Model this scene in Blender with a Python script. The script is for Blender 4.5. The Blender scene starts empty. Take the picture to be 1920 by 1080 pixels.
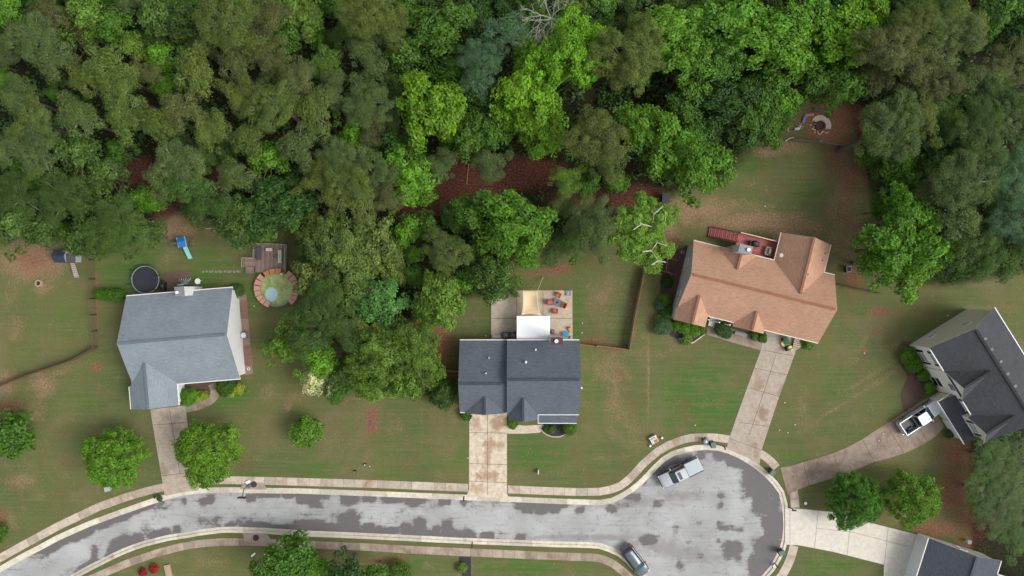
import bpy, math, random
import numpy as np
from mathutils import Vector, Matrix
R = math.radians
sc = bpy.context.scene
COL = sc.collection

# ------------------------------------------------------------------ camera, sky, sun, exposure
CH = 95.0            # drone height in metres
PX = 14.0            # photograph pixels per metre on the ground
cam_d = bpy.data.cameras.new('camera'); cam = bpy.data.objects.new('camera', cam_d); COL.objects.link(cam)
cam.location = (0, 0, CH); cam.rotation_euler = (0, 0, 0)
cam_d.sensor_width = 36.0; cam_d.lens = 36.0 * CH * PX / 1920.0
cam_d.clip_start = 0.5; cam_d.clip_end = 6000
sc.camera = cam
SUN_EL, SUN_AZ = R(48), R(102)     # azimuth from +Y clockwise: light from the right of the photo
w = bpy.data.worlds.new("World"); sc.world = w; w.use_nodes = True
nt = w.node_tree; nt.nodes.clear()
sky = nt.nodes.new('ShaderNodeTexSky'); sky.sky_type = 'NISHITA'; sky.sun_disc = False
sky.sun_elevation = SUN_EL; sky.sun_rotation = SUN_AZ; sky.dust_density = 3.0; sky.air_density = 1.0
hs = nt.nodes.new('ShaderNodeHueSaturation'); hs.inputs['Saturation'].default_value = 0.28
bg = nt.nodes.new('ShaderNodeBackground'); bg.inputs['Strength'].default_value = 0.15
wo = nt.nodes.new('ShaderNodeOutputWorld')
nt.links.new(sky.outputs[0], hs.inputs['Color']); nt.links.new(hs.outputs[0], bg.inputs[0]); nt.links.new(bg.outputs[0], wo.inputs[0])
sun_d = bpy.data.lights.new('sun', 'SUN'); sun_d.energy = 1.35; sun_d.angle = R(28); sun_d.color = (1.0, 0.975, 0.93)
sun = bpy.data.objects.new('sun', sun_d); COL.objects.link(sun)
_d = Vector((math.sin(SUN_AZ) * math.cos(SUN_EL), math.cos(SUN_AZ) * math.cos(SUN_EL), math.sin(SUN_EL)))
sun.rotation_euler = _d.to_track_quat('Z', 'Y').to_euler(); sun.location = (60, 30, 120)
sc.view_settings.view_transform = 'Standard'; sc.view_settings.look = 'None'
sc.view_settings.exposure = 0.34; sc.view_settings.gamma = 1.0

# ------------------------------------------------------------------ helpers
def G(px, py, h=0.0):
    k = (CH - h) / CH
    return ((px - 960) / PX * k, (540 - py) / PX * k)
def P3(px, py, h=0.0):
    x, y = G(px, py, h); return (x, y, h)
def tag(o, label=None, cat=None, group=None, kind=None):
    if label: o['label'] = label
    if cat: o['category'] = cat
    if group: o['group'] = group
    if kind: o['kind'] = kind
    return o
def thing(name, loc, label, cat, rz=0.0, group=None):
    o = bpy.data.objects.new(name, None); o.empty_display_size = 0.3; COL.objects.link(o)
    o.location = loc if len(loc) == 3 else (loc[0], loc[1], 0); o.rotation_euler = (0, 0, rz)
    return tag(o, label, cat, group)
def link(name, me, parent=None):
    o = bpy.data.objects.new(name, me); COL.objects.link(o)
    if parent: o.parent = parent
    return o

class MB:
    def __init__(s): s.v = []; s.f = []; s.m = []; s.t = []
    def poly(s, pts, m=0, t=0.0):
        b = len(s.v); s.v += [tuple(p) for p in pts]; s.f.append(tuple(range(b, b + len(pts)))); s.m.append(m); s.t.append(t); return s
    def prism(s, bot, top, m=0, ms=None, t=0.0):
        ms = m if ms is None else ms; n = len(bot); b = len(s.v)
        s.v += [tuple(p) for p in bot] + [tuple(p) for p in top]
        s.f.append(tuple(range(b + n - 1, b - 1, -1))); s.m.append(ms); s.t.append(t)
        s.f.append(tuple(range(b + n, b + 2 * n))); s.m.append(m); s.t.append(t)
        for i in range(n):
            j = (i + 1) % n
            s.f.append((b + i, b + j, b + n + j, b + n + i)); s.m.append(ms); s.t.append(t)
        return s
    def slab(s, top, th, m=0, ms=1, t=0.0):
        return s.prism([(p[0], p[1], p[2] - th) for p in top], top, m, ms, t)
    def flat(s, pts, z0, z1, m=0, ms=None, t=0.0):
        a = sum(pts[i][0] * pts[(i + 1) % len(pts)][1] - pts[(i + 1) % len(pts)][0] * pts[i][1] for i in range(len(pts)))
        if a < 0: pts = pts[::-1]
        return s.prism([(p[0], p[1], z0) for p in pts], [(p[0], p[1], z1) for p in pts], m, ms, t)
    def box(s, c, d, rz=0.0, m=0, t=0.0, M=None):
        x, y, z = d[0] / 2, d[1] / 2, d[2] / 2
        cs, sn = math.cos(rz), math.sin(rz)
        def T(q):
            p = (c[0] + q[0] * cs - q[1] * sn, c[1] + q[0] * sn + q[1] * cs, c[2] + q[2])
            return tuple(M @ Vector(p)) if M else p
        bot = [T((-x, -y, -z)), T((x, -y, -z)), T((x, y, -z)), T((-x, y, -z))]
        top = [T((-x, -y, z)), T((x, -y, z)), T((x, y, z)), T((-x, y, z))]
        return s.prism(bot, top, m, None, t)
    def tube(s, pts, rad, n=6, m=0, t=0.0):
        pts = [Vector(p) for p in pts]
        if not hasattr(rad, '__len__'): rad = [rad] * len(pts)
        b = len(s.v)
        for i, p in enumerate(pts):
            d = (pts[min(i + 1, len(pts) - 1)] - pts[max(i - 1, 0)]).normalized()
            a = d.orthogonal().normalized() if abs(d.z) < .99 else Vector((1, 0, 0)); c = d.cross(a)
            for k in range(n):
                q = 2 * math.pi * k / n
                s.v.append(tuple(p + (a * math.cos(q) + c * math.sin(q)) * rad[i]))
        for i in range(len(pts) - 1):
            for k in range(n):
                j = (k + 1) % n
                s.f.append((b + i * n + k, b + i * n + j, b + (i + 1) * n + j, b + (i + 1) * n + k)); s.m.append(m); s.t.append(t)
        s.f.append(tuple(b + k for k in range(n))[::-1]); s.m.append(m); s.t.append(t)
        s.f.append(tuple(b + (len(pts) - 1) * n + k for k in range(n))); s.m.append(m); s.t.append(t)
        return s
    def cyl(s, c, r, h, n=16, m=0, r2=None, t=0.0):
        r2 = r if r2 is None else r2
        bot = [(c[0] + r * math.cos(2 * math.pi * k / n), c[1] + r * math.sin(2 * math.pi * k / n), c[2]) for k in range(n)]
        top = [(c[0] + r2 * math.cos(2 * math.pi * k / n), c[1] + r2 * math.sin(2 * math.pi * k / n), c[2] + h) for k in range(n)]
        return s.prism(bot, top, m, None, t)
    def ring(s, c, ro, ri, h, n=24, m=0, t=0.0, sx=1.0, sy=1.0):
        for k in range(n):
            a, b = 2 * math.pi * k / n, 2 * math.pi * (k + 1) / n
            q = [(c[0] + r * sx * math.cos(u), c[1] + r * sy * math.sin(u)) for r, u in ((ri, a), (ro, a), (ro, b), (ri, b))]
            s.flat(q, c[2], c[2] + h, m, None, t)
        return s
    def blob(s, c, d, m=0, n=10, k=6, t=0.0):
        b = len(s.v)
        for i in range(k + 1):
            th = math.pi * i / k
            for j in range(n):
                ph = 2 * math.pi * j / n
                s.v.append((c[0] + d[0] / 2 * math.sin(th) * math.cos(ph), c[1] + d[1] / 2 * math.sin(th) * math.sin(ph), c[2] - d[2] / 2 * math.cos(th)))
        for i in range(k):
            for j in range(n):
                jj = (j + 1) % n
                s.f.append((b + i * n + j, b + i * n + jj, b + (i + 1) * n + jj, b + (i + 1) * n + j)); s.m.append(m); s.t.append(t)
        return s
    def build(s, name, mats, parent=None, smooth=False, loc=None, rz=None, bevel=0):
        me = bpy.data.meshes.new(name); me.from_pydata(s.v, [], s.f)
        if not isinstance(mats, (list, tuple)): mats = [mats]
        for q in mats: me.materials.append(q)
        me.polygons.foreach_set('material_index', [min(i, len(mats) - 1) for i in s.m])
        if any(s.t):
            a = me.attributes.new('tone', 'FLOAT', 'FACE'); a.data.foreach_set('value', s.t)
        if smooth: me.polygons.foreach_set('use_smooth', [True] * len(s.f))
        me.validate(); me.update()
        o = link(name, me, parent)
        if loc: o.location = loc if len(loc) == 3 else (loc[0], loc[1], 0)
        if rz is not None: o.rotation_euler = (0, 0, rz)
        if bevel:
            b = o.modifiers.new('bevel', 'BEVEL'); b.width = bevel; b.segments = 2; b.limit_method = 'ANGLE'; b.angle_limit = R(40)
        return o

# ------------------------------------------------------------------ materials
class NT:
    def __init__(s, name):
        s.mat = bpy.data.materials.new(name); s.mat.use_nodes = True; s.t = s.mat.node_tree; s.t.nodes.clear()
        s.out = s.n('ShaderNodeOutputMaterial'); s.b = s.n('ShaderNodeBsdfPrincipled'); s.l(s.b.outputs[0], s.out.inputs[0])
        s.co = s.n('ShaderNodeTexCoord')
    def n(s, ty, **kw):
        q = s.t.nodes.new(ty)
        for k, v in kw.items(): setattr(q, k, v)
        return q
    def l(s, a, b): s.t.links.new(a, b)
    def val(s, sock, v):
        if hasattr(v, 'links') or hasattr(v, 'is_linked'): s.l(v, sock)
        else: sock.default_value = v
    def noise(s, scale, detail=4, rough=.55, vec=None, dist=0.0, stretch=None):
        q = s.n('ShaderNodeTexNoise'); q.inputs['Scale'].default_value = scale; q.inputs['Detail'].default_value = detail
        q.inputs['Roughness'].default_value = rough; q.inputs['Distortion'].default_value = dist
        v = vec or s.co.outputs['Object']
        if stretch:
            m = s.n('ShaderNodeMapping'); m.inputs['Scale'].default_value = stretch[:3]
            if len(stretch) > 3: m.inputs['Rotation'].default_value = (0, 0, stretch[3])
            s.l(v, m.inputs['Vector']); v = m.outputs[0]
        s.l(v, q.inputs['Vector']); return q.outputs['Fac']
    def ramp(s, v, a, b, lo=0.0, hi=1.0):
        q = s.n('ShaderNodeMapRange'); q.interpolation_type = 'SMOOTHSTEP'
        s.val(q.inputs['Value'], v); q.inputs['From Min'].default_value = a; q.inputs['From Max'].default_value = b
        q.inputs['To Min'].default_value = lo; q.inputs['To Max'].default_value = hi; return q.outputs['Result']
    def math(s, op, a, b=None, c=None):
        q = s.n('ShaderNodeMath', operation=op); s.val(q.inputs[0], a)
        if b is not None: s.val(q.inputs[1], b)
        if c is not None: s.val(q.inputs[2], c)
        return q.outputs[0]
    def mix(s, f, a, b, mode='MIX'):
        q = s.n('ShaderNodeMix', data_type='RGBA', blend_type=mode, clamp_factor=True)
        s.val(q.inputs['Factor'], f)
        for sock, v in ((q.inputs[6], a), (q.inputs[7], b)):
            if isinstance(v, (tuple, list)): sock.default_value = (*v[:3], 1)
            else: s.l(v, sock)
        return q.outputs[2]
    def scale(s, col, f):
        q = s.n('ShaderNodeVectorMath', operation='SCALE')
        if isinstance(col, (tuple, list)): q.inputs[0].default_value = col[:3]
        else: s.l(col, q.inputs[0])
        s.val(q.inputs['Scale'], f); return q.outputs[0]
    def attr(s, name):
        q = s.n('ShaderNodeAttribute'); q.attribute_name = name; return q.outputs['Fac']
    def bump(s, h, strength=.3, dist=.05):
        q = s.n('ShaderNodeBump'); q.inputs['Strength'].default_value = strength; q.inputs['Distance'].default_value = dist
        s.l(h, q.inputs['Height']); s.l(q.outputs[0], s.b.inputs['Normal'])
    def fin(s, col, rough=.8, metal=0.0, spec=None, coat=0.0):
        s.val(s.b.inputs['Base Color'], (*col[:3], 1) if isinstance(col, (tuple, list)) else col)
        s.val(s.b.inputs['Roughness'], rough); s.val(s.b.inputs['Metallic'], metal)
        if spec is not None: s.b.inputs['Specular IOR Level'].default_value = spec
        if coat: s.b.inputs['Coat Weight'].default_value = coat; s.b.inputs['Coat Roughness'].default_value = .05
        return s.mat

_mc = {}
def M(name, col=(.5, .5, .5), rough=.6, metal=0.0, var=.18, scale=2.5, bump=.0, spec=None, coat=0.0, tone=0.0, grime=None):
    if name in _mc: return _mc[name]
    q = NT(name)
    f = q.math('MULTIPLY_ADD', q.noise(scale, 5, .6), 2 * var, 1 - var)
    f2 = q.math('MULTIPLY_ADD', q.noise(scale * 9, 3, .6), var, 1 - var / 2)
    f = q.math('MULTIPLY', f, f2)
    if tone: f = q.math('MULTIPLY', f, q.math('MULTIPLY_ADD', q.attr('tone'), tone, 1.0))
    c = q.scale(col, f)
    if grime: c = q.mix(q.ramp(q.noise(scale * .6, 5, .65, dist=.5), .5, .72, 0, .6), c, grime)
    if bump: q.bump(q.noise(scale * 12, 4), bump, .02)
    _mc[name] = q.fin(c, rough, metal, spec, coat); return _mc[name]

def shingle(name, c1, c2, streak=None):
    q = NT(name)
    br = q.n('ShaderNodeTexBrick'); br.offset = .5; br.inputs['Scale'].default_value = 1.0
    br.inputs['Brick Width'].default_value = .42; br.inputs['Row Height'].default_value = .16
    br.inputs['Mortar Size'].default_value = .012; br.inputs['Bias'].default_value = .1
    br.inputs['Color1'].default_value = (.0, .0, .0, 1); br.inputs['Color2'].default_value = (1, 1, 1, 1); br.inputs['Mortar'].default_value = (0, 0, 0, 1)
    uv = q.n('ShaderNodeUVMap'); uv.uv_map = 'slope'
    nz = q.n('ShaderNodeTexNoise'); nz.inputs['Scale'].default_value = 1.3; q.l(uv.outputs[0], nz.inputs['Vector'])
    q.l(uv.outputs[0], br.inputs['Vector'])
    n1 = q.noise(1.0, 5, .7, vec=uv.outputs[0], stretch=(1.6, 5.0, 1.0))
    n2 = q.noise(.35, 4, .6, vec=uv.outputs[0])
    n3 = q.noise(9.0, 3, .6, vec=uv.outputs[0])
    v = q.math('ADD', q.math('MULTIPLY', br.outputs['Color'], .30), q.math('MULTIPLY', q.ramp(n1, .3, .7), .45))
    v = q.math('ADD', v, q.math('MULTIPLY', n3, .25))
    c = q.mix(v, c1, c2)
    c = q.scale(c, q.math('MULTIPLY_ADD', n2, .4, .8))
    if streak:
        ns = q.noise(.8, 5, .6, vec=uv.outputs[0], stretch=(2.2, .25, 1.0))
        c = q.mix(q.ramp(ns, .55, .75, 0, .55), c, streak)
    q.bump(v, .6, .03)
    return q.fin(c, .9, spec=.25)
# ------------------------------------------------------------------ the ground: masks of what grows or lies where
ROADN = [(-140, 1160), (-40, 1092), (40, 1046), (80, 1025.6), (111, 1008.5), (167, 984), (222.5, 963.5), (278, 944), (315, 932), (340, 926), (377, 921), (433, 920), (500, 921.5),
         (560, 922), (696, 927), (865, 933.8), (1036, 941), (1124, 944), (1142, 942), (1157, 936.6), (1181, 922.7), (1202, 906), (1222, 885.6), (1235, 871), (1250, 858.3),
         (1262, 852), (1275, 847.5), (1300, 841.7), (1325, 840), (1345, 841), (1358, 844), (1378, 851), (1395, 860), (1412, 871), (1427, 882), (1448, 901),
         (1464, 923), (1471, 950), (1473, 974), (1473, 996), (1470, 1019), (1462, 1039), (1448, 1064), (1425, 1090), (1395, 1110), (1360, 1120), (1320, 1118), (1285, 1110), (1250, 1100),
         (1225, 1090), (1201, 1077), (1187, 1060), (1174, 1046), (1161, 1036), (1138.7, 1026.5), (1124, 1022), (1100, 1020.5), (1036, 1019), (865, 1012.6), (772, 1008), (680, 1003.3),
         (562, 998.7), (497, 994), (423, 991.5), (377, 996.8), (356, 1001), (315, 1007), (260, 1021), (222.5, 1036), (161, 1067), (100, 1102), (20, 1150), (-40, 1190)]
def npoly_sd(poly, X, Y):
    """signed distance (positive inside) of points to a polygon, numpy"""
    P = np.array(poly); n = len(P); ins = np.zeros(X.shape, bool); d = np.full(X.shape, 1e9)
    for i in range(n):
        x1, y1 = P[i]; x2, y2 = P[(i + 1) % n]
        c = ((y1 > Y) != (y2 > Y)) & (X < (x2 - x1) * (Y - y1) / (y2 - y1 + 1e-12) + x1); ins ^= c
        ex, ey = x2 - x1, y2 - y1
        t = np.clip(((X - x1) * ex + (Y - y1) * ey) / (ex * ex + ey * ey + 1e-12), 0, 1)
        d = np.minimum(d, np.hypot(X - x1 - t * ex, Y - y1 - t * ey))
    return np.where(ins, d, -d)
def blobs(lst, X, Y, pw=2):
    v = np.zeros(X.shape)
    for b in lst:
        cx, cy, rx, ry, s = b[:5]; a = R(b[5]) if len(b) > 5 else 0
        dx, dy = X - cx, Y - cy; u = dx * math.cos(a) + dy * math.sin(a); q = -dx * math.sin(a) + dy * math.cos(a)
        v = np.maximum(v, s * np.exp(-(np.abs(u / rx) ** pw + np.abs(q / ry) ** pw) * .8))
    return v
WOODB = [(-400, 425), (0, 425), (110, 440), (180, 465), (250, 450), (300, 410), (330, 395), (380, 415), (560, 425), (590, 600), (640, 660), (760, 640), (800, 560), (905, 560), (960, 500), (1010, 475), (1050, 450),
         (1150, 420), (1250, 370), (1370, 330), (1440, 225), (1500, 180), (1580, 190), (1600, 300), (1640, 370), (1650, 520), (1790, 540), (1850, 520), (1920, 510), (2300, 500)]
def woodb(x): return np.interp(x, [p[0] for p in WOODB], [p[1] for p in WOODB])
TAN = [(1420, 415, 120, 24, .95), (1330, 392, 60, 34, .85), (1500, 425, 60, 20, .9), (1440, 285, 40, 14, .8), (110, 700, 60, 14, .6, -20), (560, 745, 60, 20, .5), (1150, 760, 30, 60, .6), (1640, 720, 140, 12, .55, -32), (1500, 760, 20, 60, .45, 20), (60, 490, 70, 40, 1), (80, 540, 30, 22, .7), (20, 560, 25, 40, .5), (330, 430, 45, 25, .9), (330, 410, 20, 25, 1), (395, 435, 22, 12, .7), (300, 485, 90, 12, .4), (240, 490, 60, 12, .45), (30, 610, 30, 40, .5),
       (80, 720, 35, 35, .75), (10, 720, 30, 40, .7), (50, 770, 50, 30, .6), (40, 900, 40, 30, .65), (70, 930, 25, 15, .5), (110, 780, 12, 60, .45), (210, 915, 30, 12, .6), (20, 980, 15, 40, .6), (150, 860, 60, 14, .3, -60),
       (500, 735, 25, 30, .55), (540, 765, 8, 8, .8), (455, 840, 40, 45, .45), (620, 820, 70, 40, .45), (530, 700, 20, 30, .4), (740, 800, 45, 40, .45), (850, 770, 14, 50, .45), (700, 740, 40, 40, .5), (820, 880, 40, 20, .3),
       (1150, 690, 45, 60, .62), (1140, 560, 45, 60, .5), (1180, 600, 15, 60, .6), (1105, 540, 16, 40, .4), (1215, 700, 3.5, 120, .8), (1180, 800, 28, 50, .55), (1190, 830, 20, 14, .6), (1090, 870, 80, 22, .35), (1230, 600, 25, 30, .6),
       (1235, 665, 20, 14, .5), (1310, 700, 40, 12, .3), (1400, 400, 130, 34, .62), (1290, 395, 36, 36, .9), (1480, 430, 70, 22, .85), (1585, 400, 44, 110, .75), (1470, 275, 60, 16, .8), (1480, 240, 40, 20, .55),
       (1400, 350, 60, 22, .35), (1240, 440, 50, 60, .8), (1250, 520, 25, 60, .7), (1640, 700, 110, 7, .55, -32), (1560, 770, 90, 6, .55, -32), (1620, 640, 40, 9, .5, -60), (1680, 650, 30, 14, .5), (1600, 660, 20, 40, .4),
       (1530, 620, 14, 90, .35, 25), (1650, 870, 60, 12, .5, -15), (1700, 960, 60, 50, .5), (400, 1050, 70, 22, .5), (320, 1045, 40, 22, .5), (620, 1040, 30, 12, .4), (800, 1060, 14, 12, .6), (860, 1060, 5, 30, .7), (885, 1062, 3, 30, .6),
       (1500, 930, 10, 30, .4), (1590, 880, 40, 10, .7, -15), (940, 870, 40, 10, .35), (1040, 885, 40, 8, .5), (240, 740, 10, 60, .3), (130, 655, 40, 6, .4, -20)]
RED = [(60, 488, 62, 42, .8), (1575, 290, 50, 60, .8), (180, 688, 18, 10, .9), (697, 790, 18, 40, .95), (690, 840, 10, 60, .6), (700, 905, 26, 8, 1), (745, 790, 6, 6, .9), (830, 640, 26, 60, 1), (850, 700, 18, 20, .8), (800, 620, 30, 30, .8), (1045, 505, 34, 12, 1.1, -10), (1005, 512, 30, 8, .9, -15),
       (1162, 700, 7, 7, 1.2), (1120, 640, 50, 9, .9), (1150, 655, 40, 8, .8), (1070, 508, 20, 20, .6), (1130, 500, 14, 30, .6), (1240, 470, 50, 50, .8), (1190, 560, 6, 90, .85), (1210, 560, 8, 60, .7), (1260, 480, 30, 40, .7),
       (1550, 230, 55, 48, 1.2), (1600, 330, 40, 60, .8), (1590, 420, 30, 80, .6), (1600, 520, 30, 50, .8), (1650, 585, 30, 12, .9), (1640, 625, 10, 14, .9), (1620, 655, 8, 8, 1), (1690, 590, 60, 20, .5), (1870, 580, 60, 20, .6),
       (1800, 850, 60, 40, .9), (1790, 920, 50, 60, .95), (1760, 990, 70, 26, .9), (1840, 1030, 60, 40, 1), (1900, 1060, 40, 40, .9), (1655, 960, 22, 40, .7), (1745, 960, 60, 60, .7), (1820, 980, 60, 60, .8), (620, 1040, 60, 10, .7), (720, 1050, 80, 10, .8),
       (55, 430, 60, 20, .5), (20, 765, 50, 24, .8), (65, 830, 12, 50, .6), (6, 970, 12, 30, .8), (545, 430, 50, 12, .7), (470, 445, 60, 10, .5), (465, 700, 8, 24, .7), (655, 745, 40, 14, .6), (181, 570, 5, 90, .9), (240, 700, 6, 60, .6), (1380, 640, 2, 2, 0), (320, 1030, 14, 8, .4)]
CLR = [(245, 322, 50, 34, 1), (418, 335, 30, 30, 1), (348, 378, 20, 20, .9), (868, 345, 90, 46, 1.1), (990, 325, 80, 34, .95), (1085, 372, 70, 24, .8), (1195, 375, 60, 30, 1), (830, 655, 50, 70, 1.1), (1550, 232, 70, 56, 1.2), (800, 610, 30, 30, .8), (650, 60, 0.1, .1, 0), (780, 390, 60, 30, .9), (560, 330, 20, 20, .5), (310, 400, 30, 20, .9), (200, 400, 40, 14, .6), (1600, 340, 30, 60, .9), (1650, 560, 60, 20, .7), (1820, 940, 80, 90, .8), (740, 460, 20, 40, .7), (1010, 480, 60, 30, .8), (1170, 470, 50, 50, .8)]
LUSH = [(1320, 740, 90, 60, 1), (1010, 850, 70, 40, .8), (420, 740, 60, 30, .8), (1100, 700, 14, 60, .6), (860, 840, 20, 50, .6), (440, 740, 40, 16, .9), (440, 890, 60, 12, .8), (260, 510, 110, 60, .75), (400, 520, 80, 70, .7), (1082, 590, 9, 60, 1), (1300, 760, 110, 70, .75), (1000, 830, 50, 40, .6), (570, 480, 60, 50, .5), (450, 560, 30, 60, .8), (1560, 700, 60, 90, .5),
        (1720, 620, 70, 24, .6), (1400, 310, 50, 20, .7), (130, 600, 60, 60, .5), (150, 760, 60, 60, .5), (740, 890, 80, 18, .5), (1000, 1060, 120, 20, .9), (1560, 1060, 60, 30, .8), (770, 1055, 60, 16, .7), (340, 800, 70, 40, .5), (1490, 860, 40, 20, .6),
        (600, 880, 90, 20, .6), (840, 830, 30, 60, .5), (1530, 360, 60, 24, .6), (1120, 780, 30, 60, .5)]

def coords():
    out = [-2600, -1200, -600, -300, -170, -120]
    return out
xs = np.array([-3000, -1200, -500, -220, -130, -100] + list(np.arange(-84, 84.01, .3)) + [100, 130, 220, 500, 1200, 3000], float)
ys = np.array([-3000, -1200, -500, -220, -100, -70] + list(np.arange(-54, 54.01, .3)) + [70, 100, 220, 500, 1200, 3000], float)
XX, YY = np.meshgrid(xs, ys)
GX, GY = XX * PX + 960, 540 - YY * PX            # plan position in photo-pixel units (14 per metre)
rsd = npoly_sd(ROADN, GX, GY) / PX
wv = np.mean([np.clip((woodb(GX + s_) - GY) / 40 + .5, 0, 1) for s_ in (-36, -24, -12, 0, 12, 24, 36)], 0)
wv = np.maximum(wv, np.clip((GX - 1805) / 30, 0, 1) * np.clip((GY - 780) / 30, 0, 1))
tanv = blobs(TAN, GX, GY); redv = blobs(RED, GX, GY); lushv = blobs(LUSH, GX, GY)
ZZ = np.where(rsd > -.25, -.26, 0.0)
def grid_mesh(name, XX, YY, ZZ, attrs, keep=None):
    ny, nx = XX.shape
    V = np.stack([XX, YY, ZZ], -1).reshape(-1, 3)
    idx = np.arange(nx * ny).reshape(ny, nx)
    F = np.stack([idx[:-1, :-1], idx[:-1, 1:], idx[1:, 1:], idx[1:, :-1]], -1).reshape(-1, 4)
    if keep is not None:
        F = F[keep.reshape(-1)]
        used = np.unique(F); mp = -np.ones(len(V), int); mp[used] = np.arange(len(used)); F = mp[F]; V = V[used]
        attrs = {k: a.reshape(-1)[used] for k, a in attrs.items()}
    me = bpy.data.meshes.new(name); me.vertices.add(len(V)); me.vertices.foreach_set('co', V.ravel())
    me.loops.add(F.size); me.loops.foreach_set('vertex_index', F.ravel().astype(np.int32))
    me.polygons.add(len(F)); me.polygons.foreach_set('loop_start', np.arange(len(F), dtype=np.int32) * 4)
    for k, a in attrs.items():
        q = me.attributes.new(k, 'FLOAT', 'POINT'); q.data.foreach_set('value', a.ravel().astype(np.float32))
    me.update(calc_edges=True); return me
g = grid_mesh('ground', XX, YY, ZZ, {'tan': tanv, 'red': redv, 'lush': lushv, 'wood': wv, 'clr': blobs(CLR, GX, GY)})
q = NT('lawn_and_soil')
n_big = q.noise(.09, 5, .6); n_mid = q.noise(.55, 6, .65, dist=.4); n_fine = q.noise(4.0, 6, .75); n_x = q.noise(14.0, 3, .7)
n_mow = q.noise(1.0, 4, .6, stretch=(.12, 2.2, 1, R(14)))
edge = q.math('ADD', q.math('MULTIPLY', q.math('SUBTRACT', n_mid, .5), 1.1), q.math('MULTIPLY', q.math('SUBTRACT', n_fine, .5), 1.0))
edge = q.math('MULTIPLY', edge, .8)
def msk(a, lo, hi): return q.ramp(q.math('ADD', q.attr(a), q.math('MULTIPLY', edge, .75)), lo, hi)
lawn = q.mix(q.ramp(n_big, .35, .65), (.130, .140, .048), (.096, .126, .044))
lawn = q.mix(msk('lush', .25, .75), lawn, (.070, .142, .030))
lawn = q.mix(q.ramp(n_mow, .45, .60, 0, .5), lawn, (.150, .150, .062))
lawn = q.mix(q.ramp(q.noise(.24, 6, .7, dist=.3), .47, .70, 0, .6), lawn, (.150, .112, .052))
lawn = q.mix(q.ramp(q.noise(.13, 6, .65, dist=.6), .50, .66, 0, .55), lawn, (.180, .150, .076))
lawn = q.mix(q.ramp(q.math('MULTIPLY', n_mid, n_fine), .30, .38, 0, .5), lawn, (.23, .18, .095))
c = q.mix(msk('tan', .30, .95), lawn, q.mix(q.ramp(n_fine, .35, .65), (.21, .130, .072), (.33, .225, .135)))
c = q.mix(msk('red', .42, .95), c, q.mix(q.ramp(n_fine, .35, .65), (.17, .078, .045), (.27, .13, .082)))
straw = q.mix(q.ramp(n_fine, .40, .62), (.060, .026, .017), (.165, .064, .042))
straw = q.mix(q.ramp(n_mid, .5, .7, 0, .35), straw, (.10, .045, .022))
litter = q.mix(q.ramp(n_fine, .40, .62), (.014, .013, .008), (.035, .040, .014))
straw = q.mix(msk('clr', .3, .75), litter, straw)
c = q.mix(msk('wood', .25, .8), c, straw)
c = q.scale(c, q.math('MULTIPLY', q.math('MULTIPLY_ADD', n_fine, .7, .65), q.math('MULTIPLY_ADD', n_x, .5, .75)))
q.bump(q.math('ADD', n_fine, q.math('MULTIPLY', n_x, .5)), .5, .08)
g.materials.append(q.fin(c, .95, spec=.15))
tag(link('ground', g), kind='structure')

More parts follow.
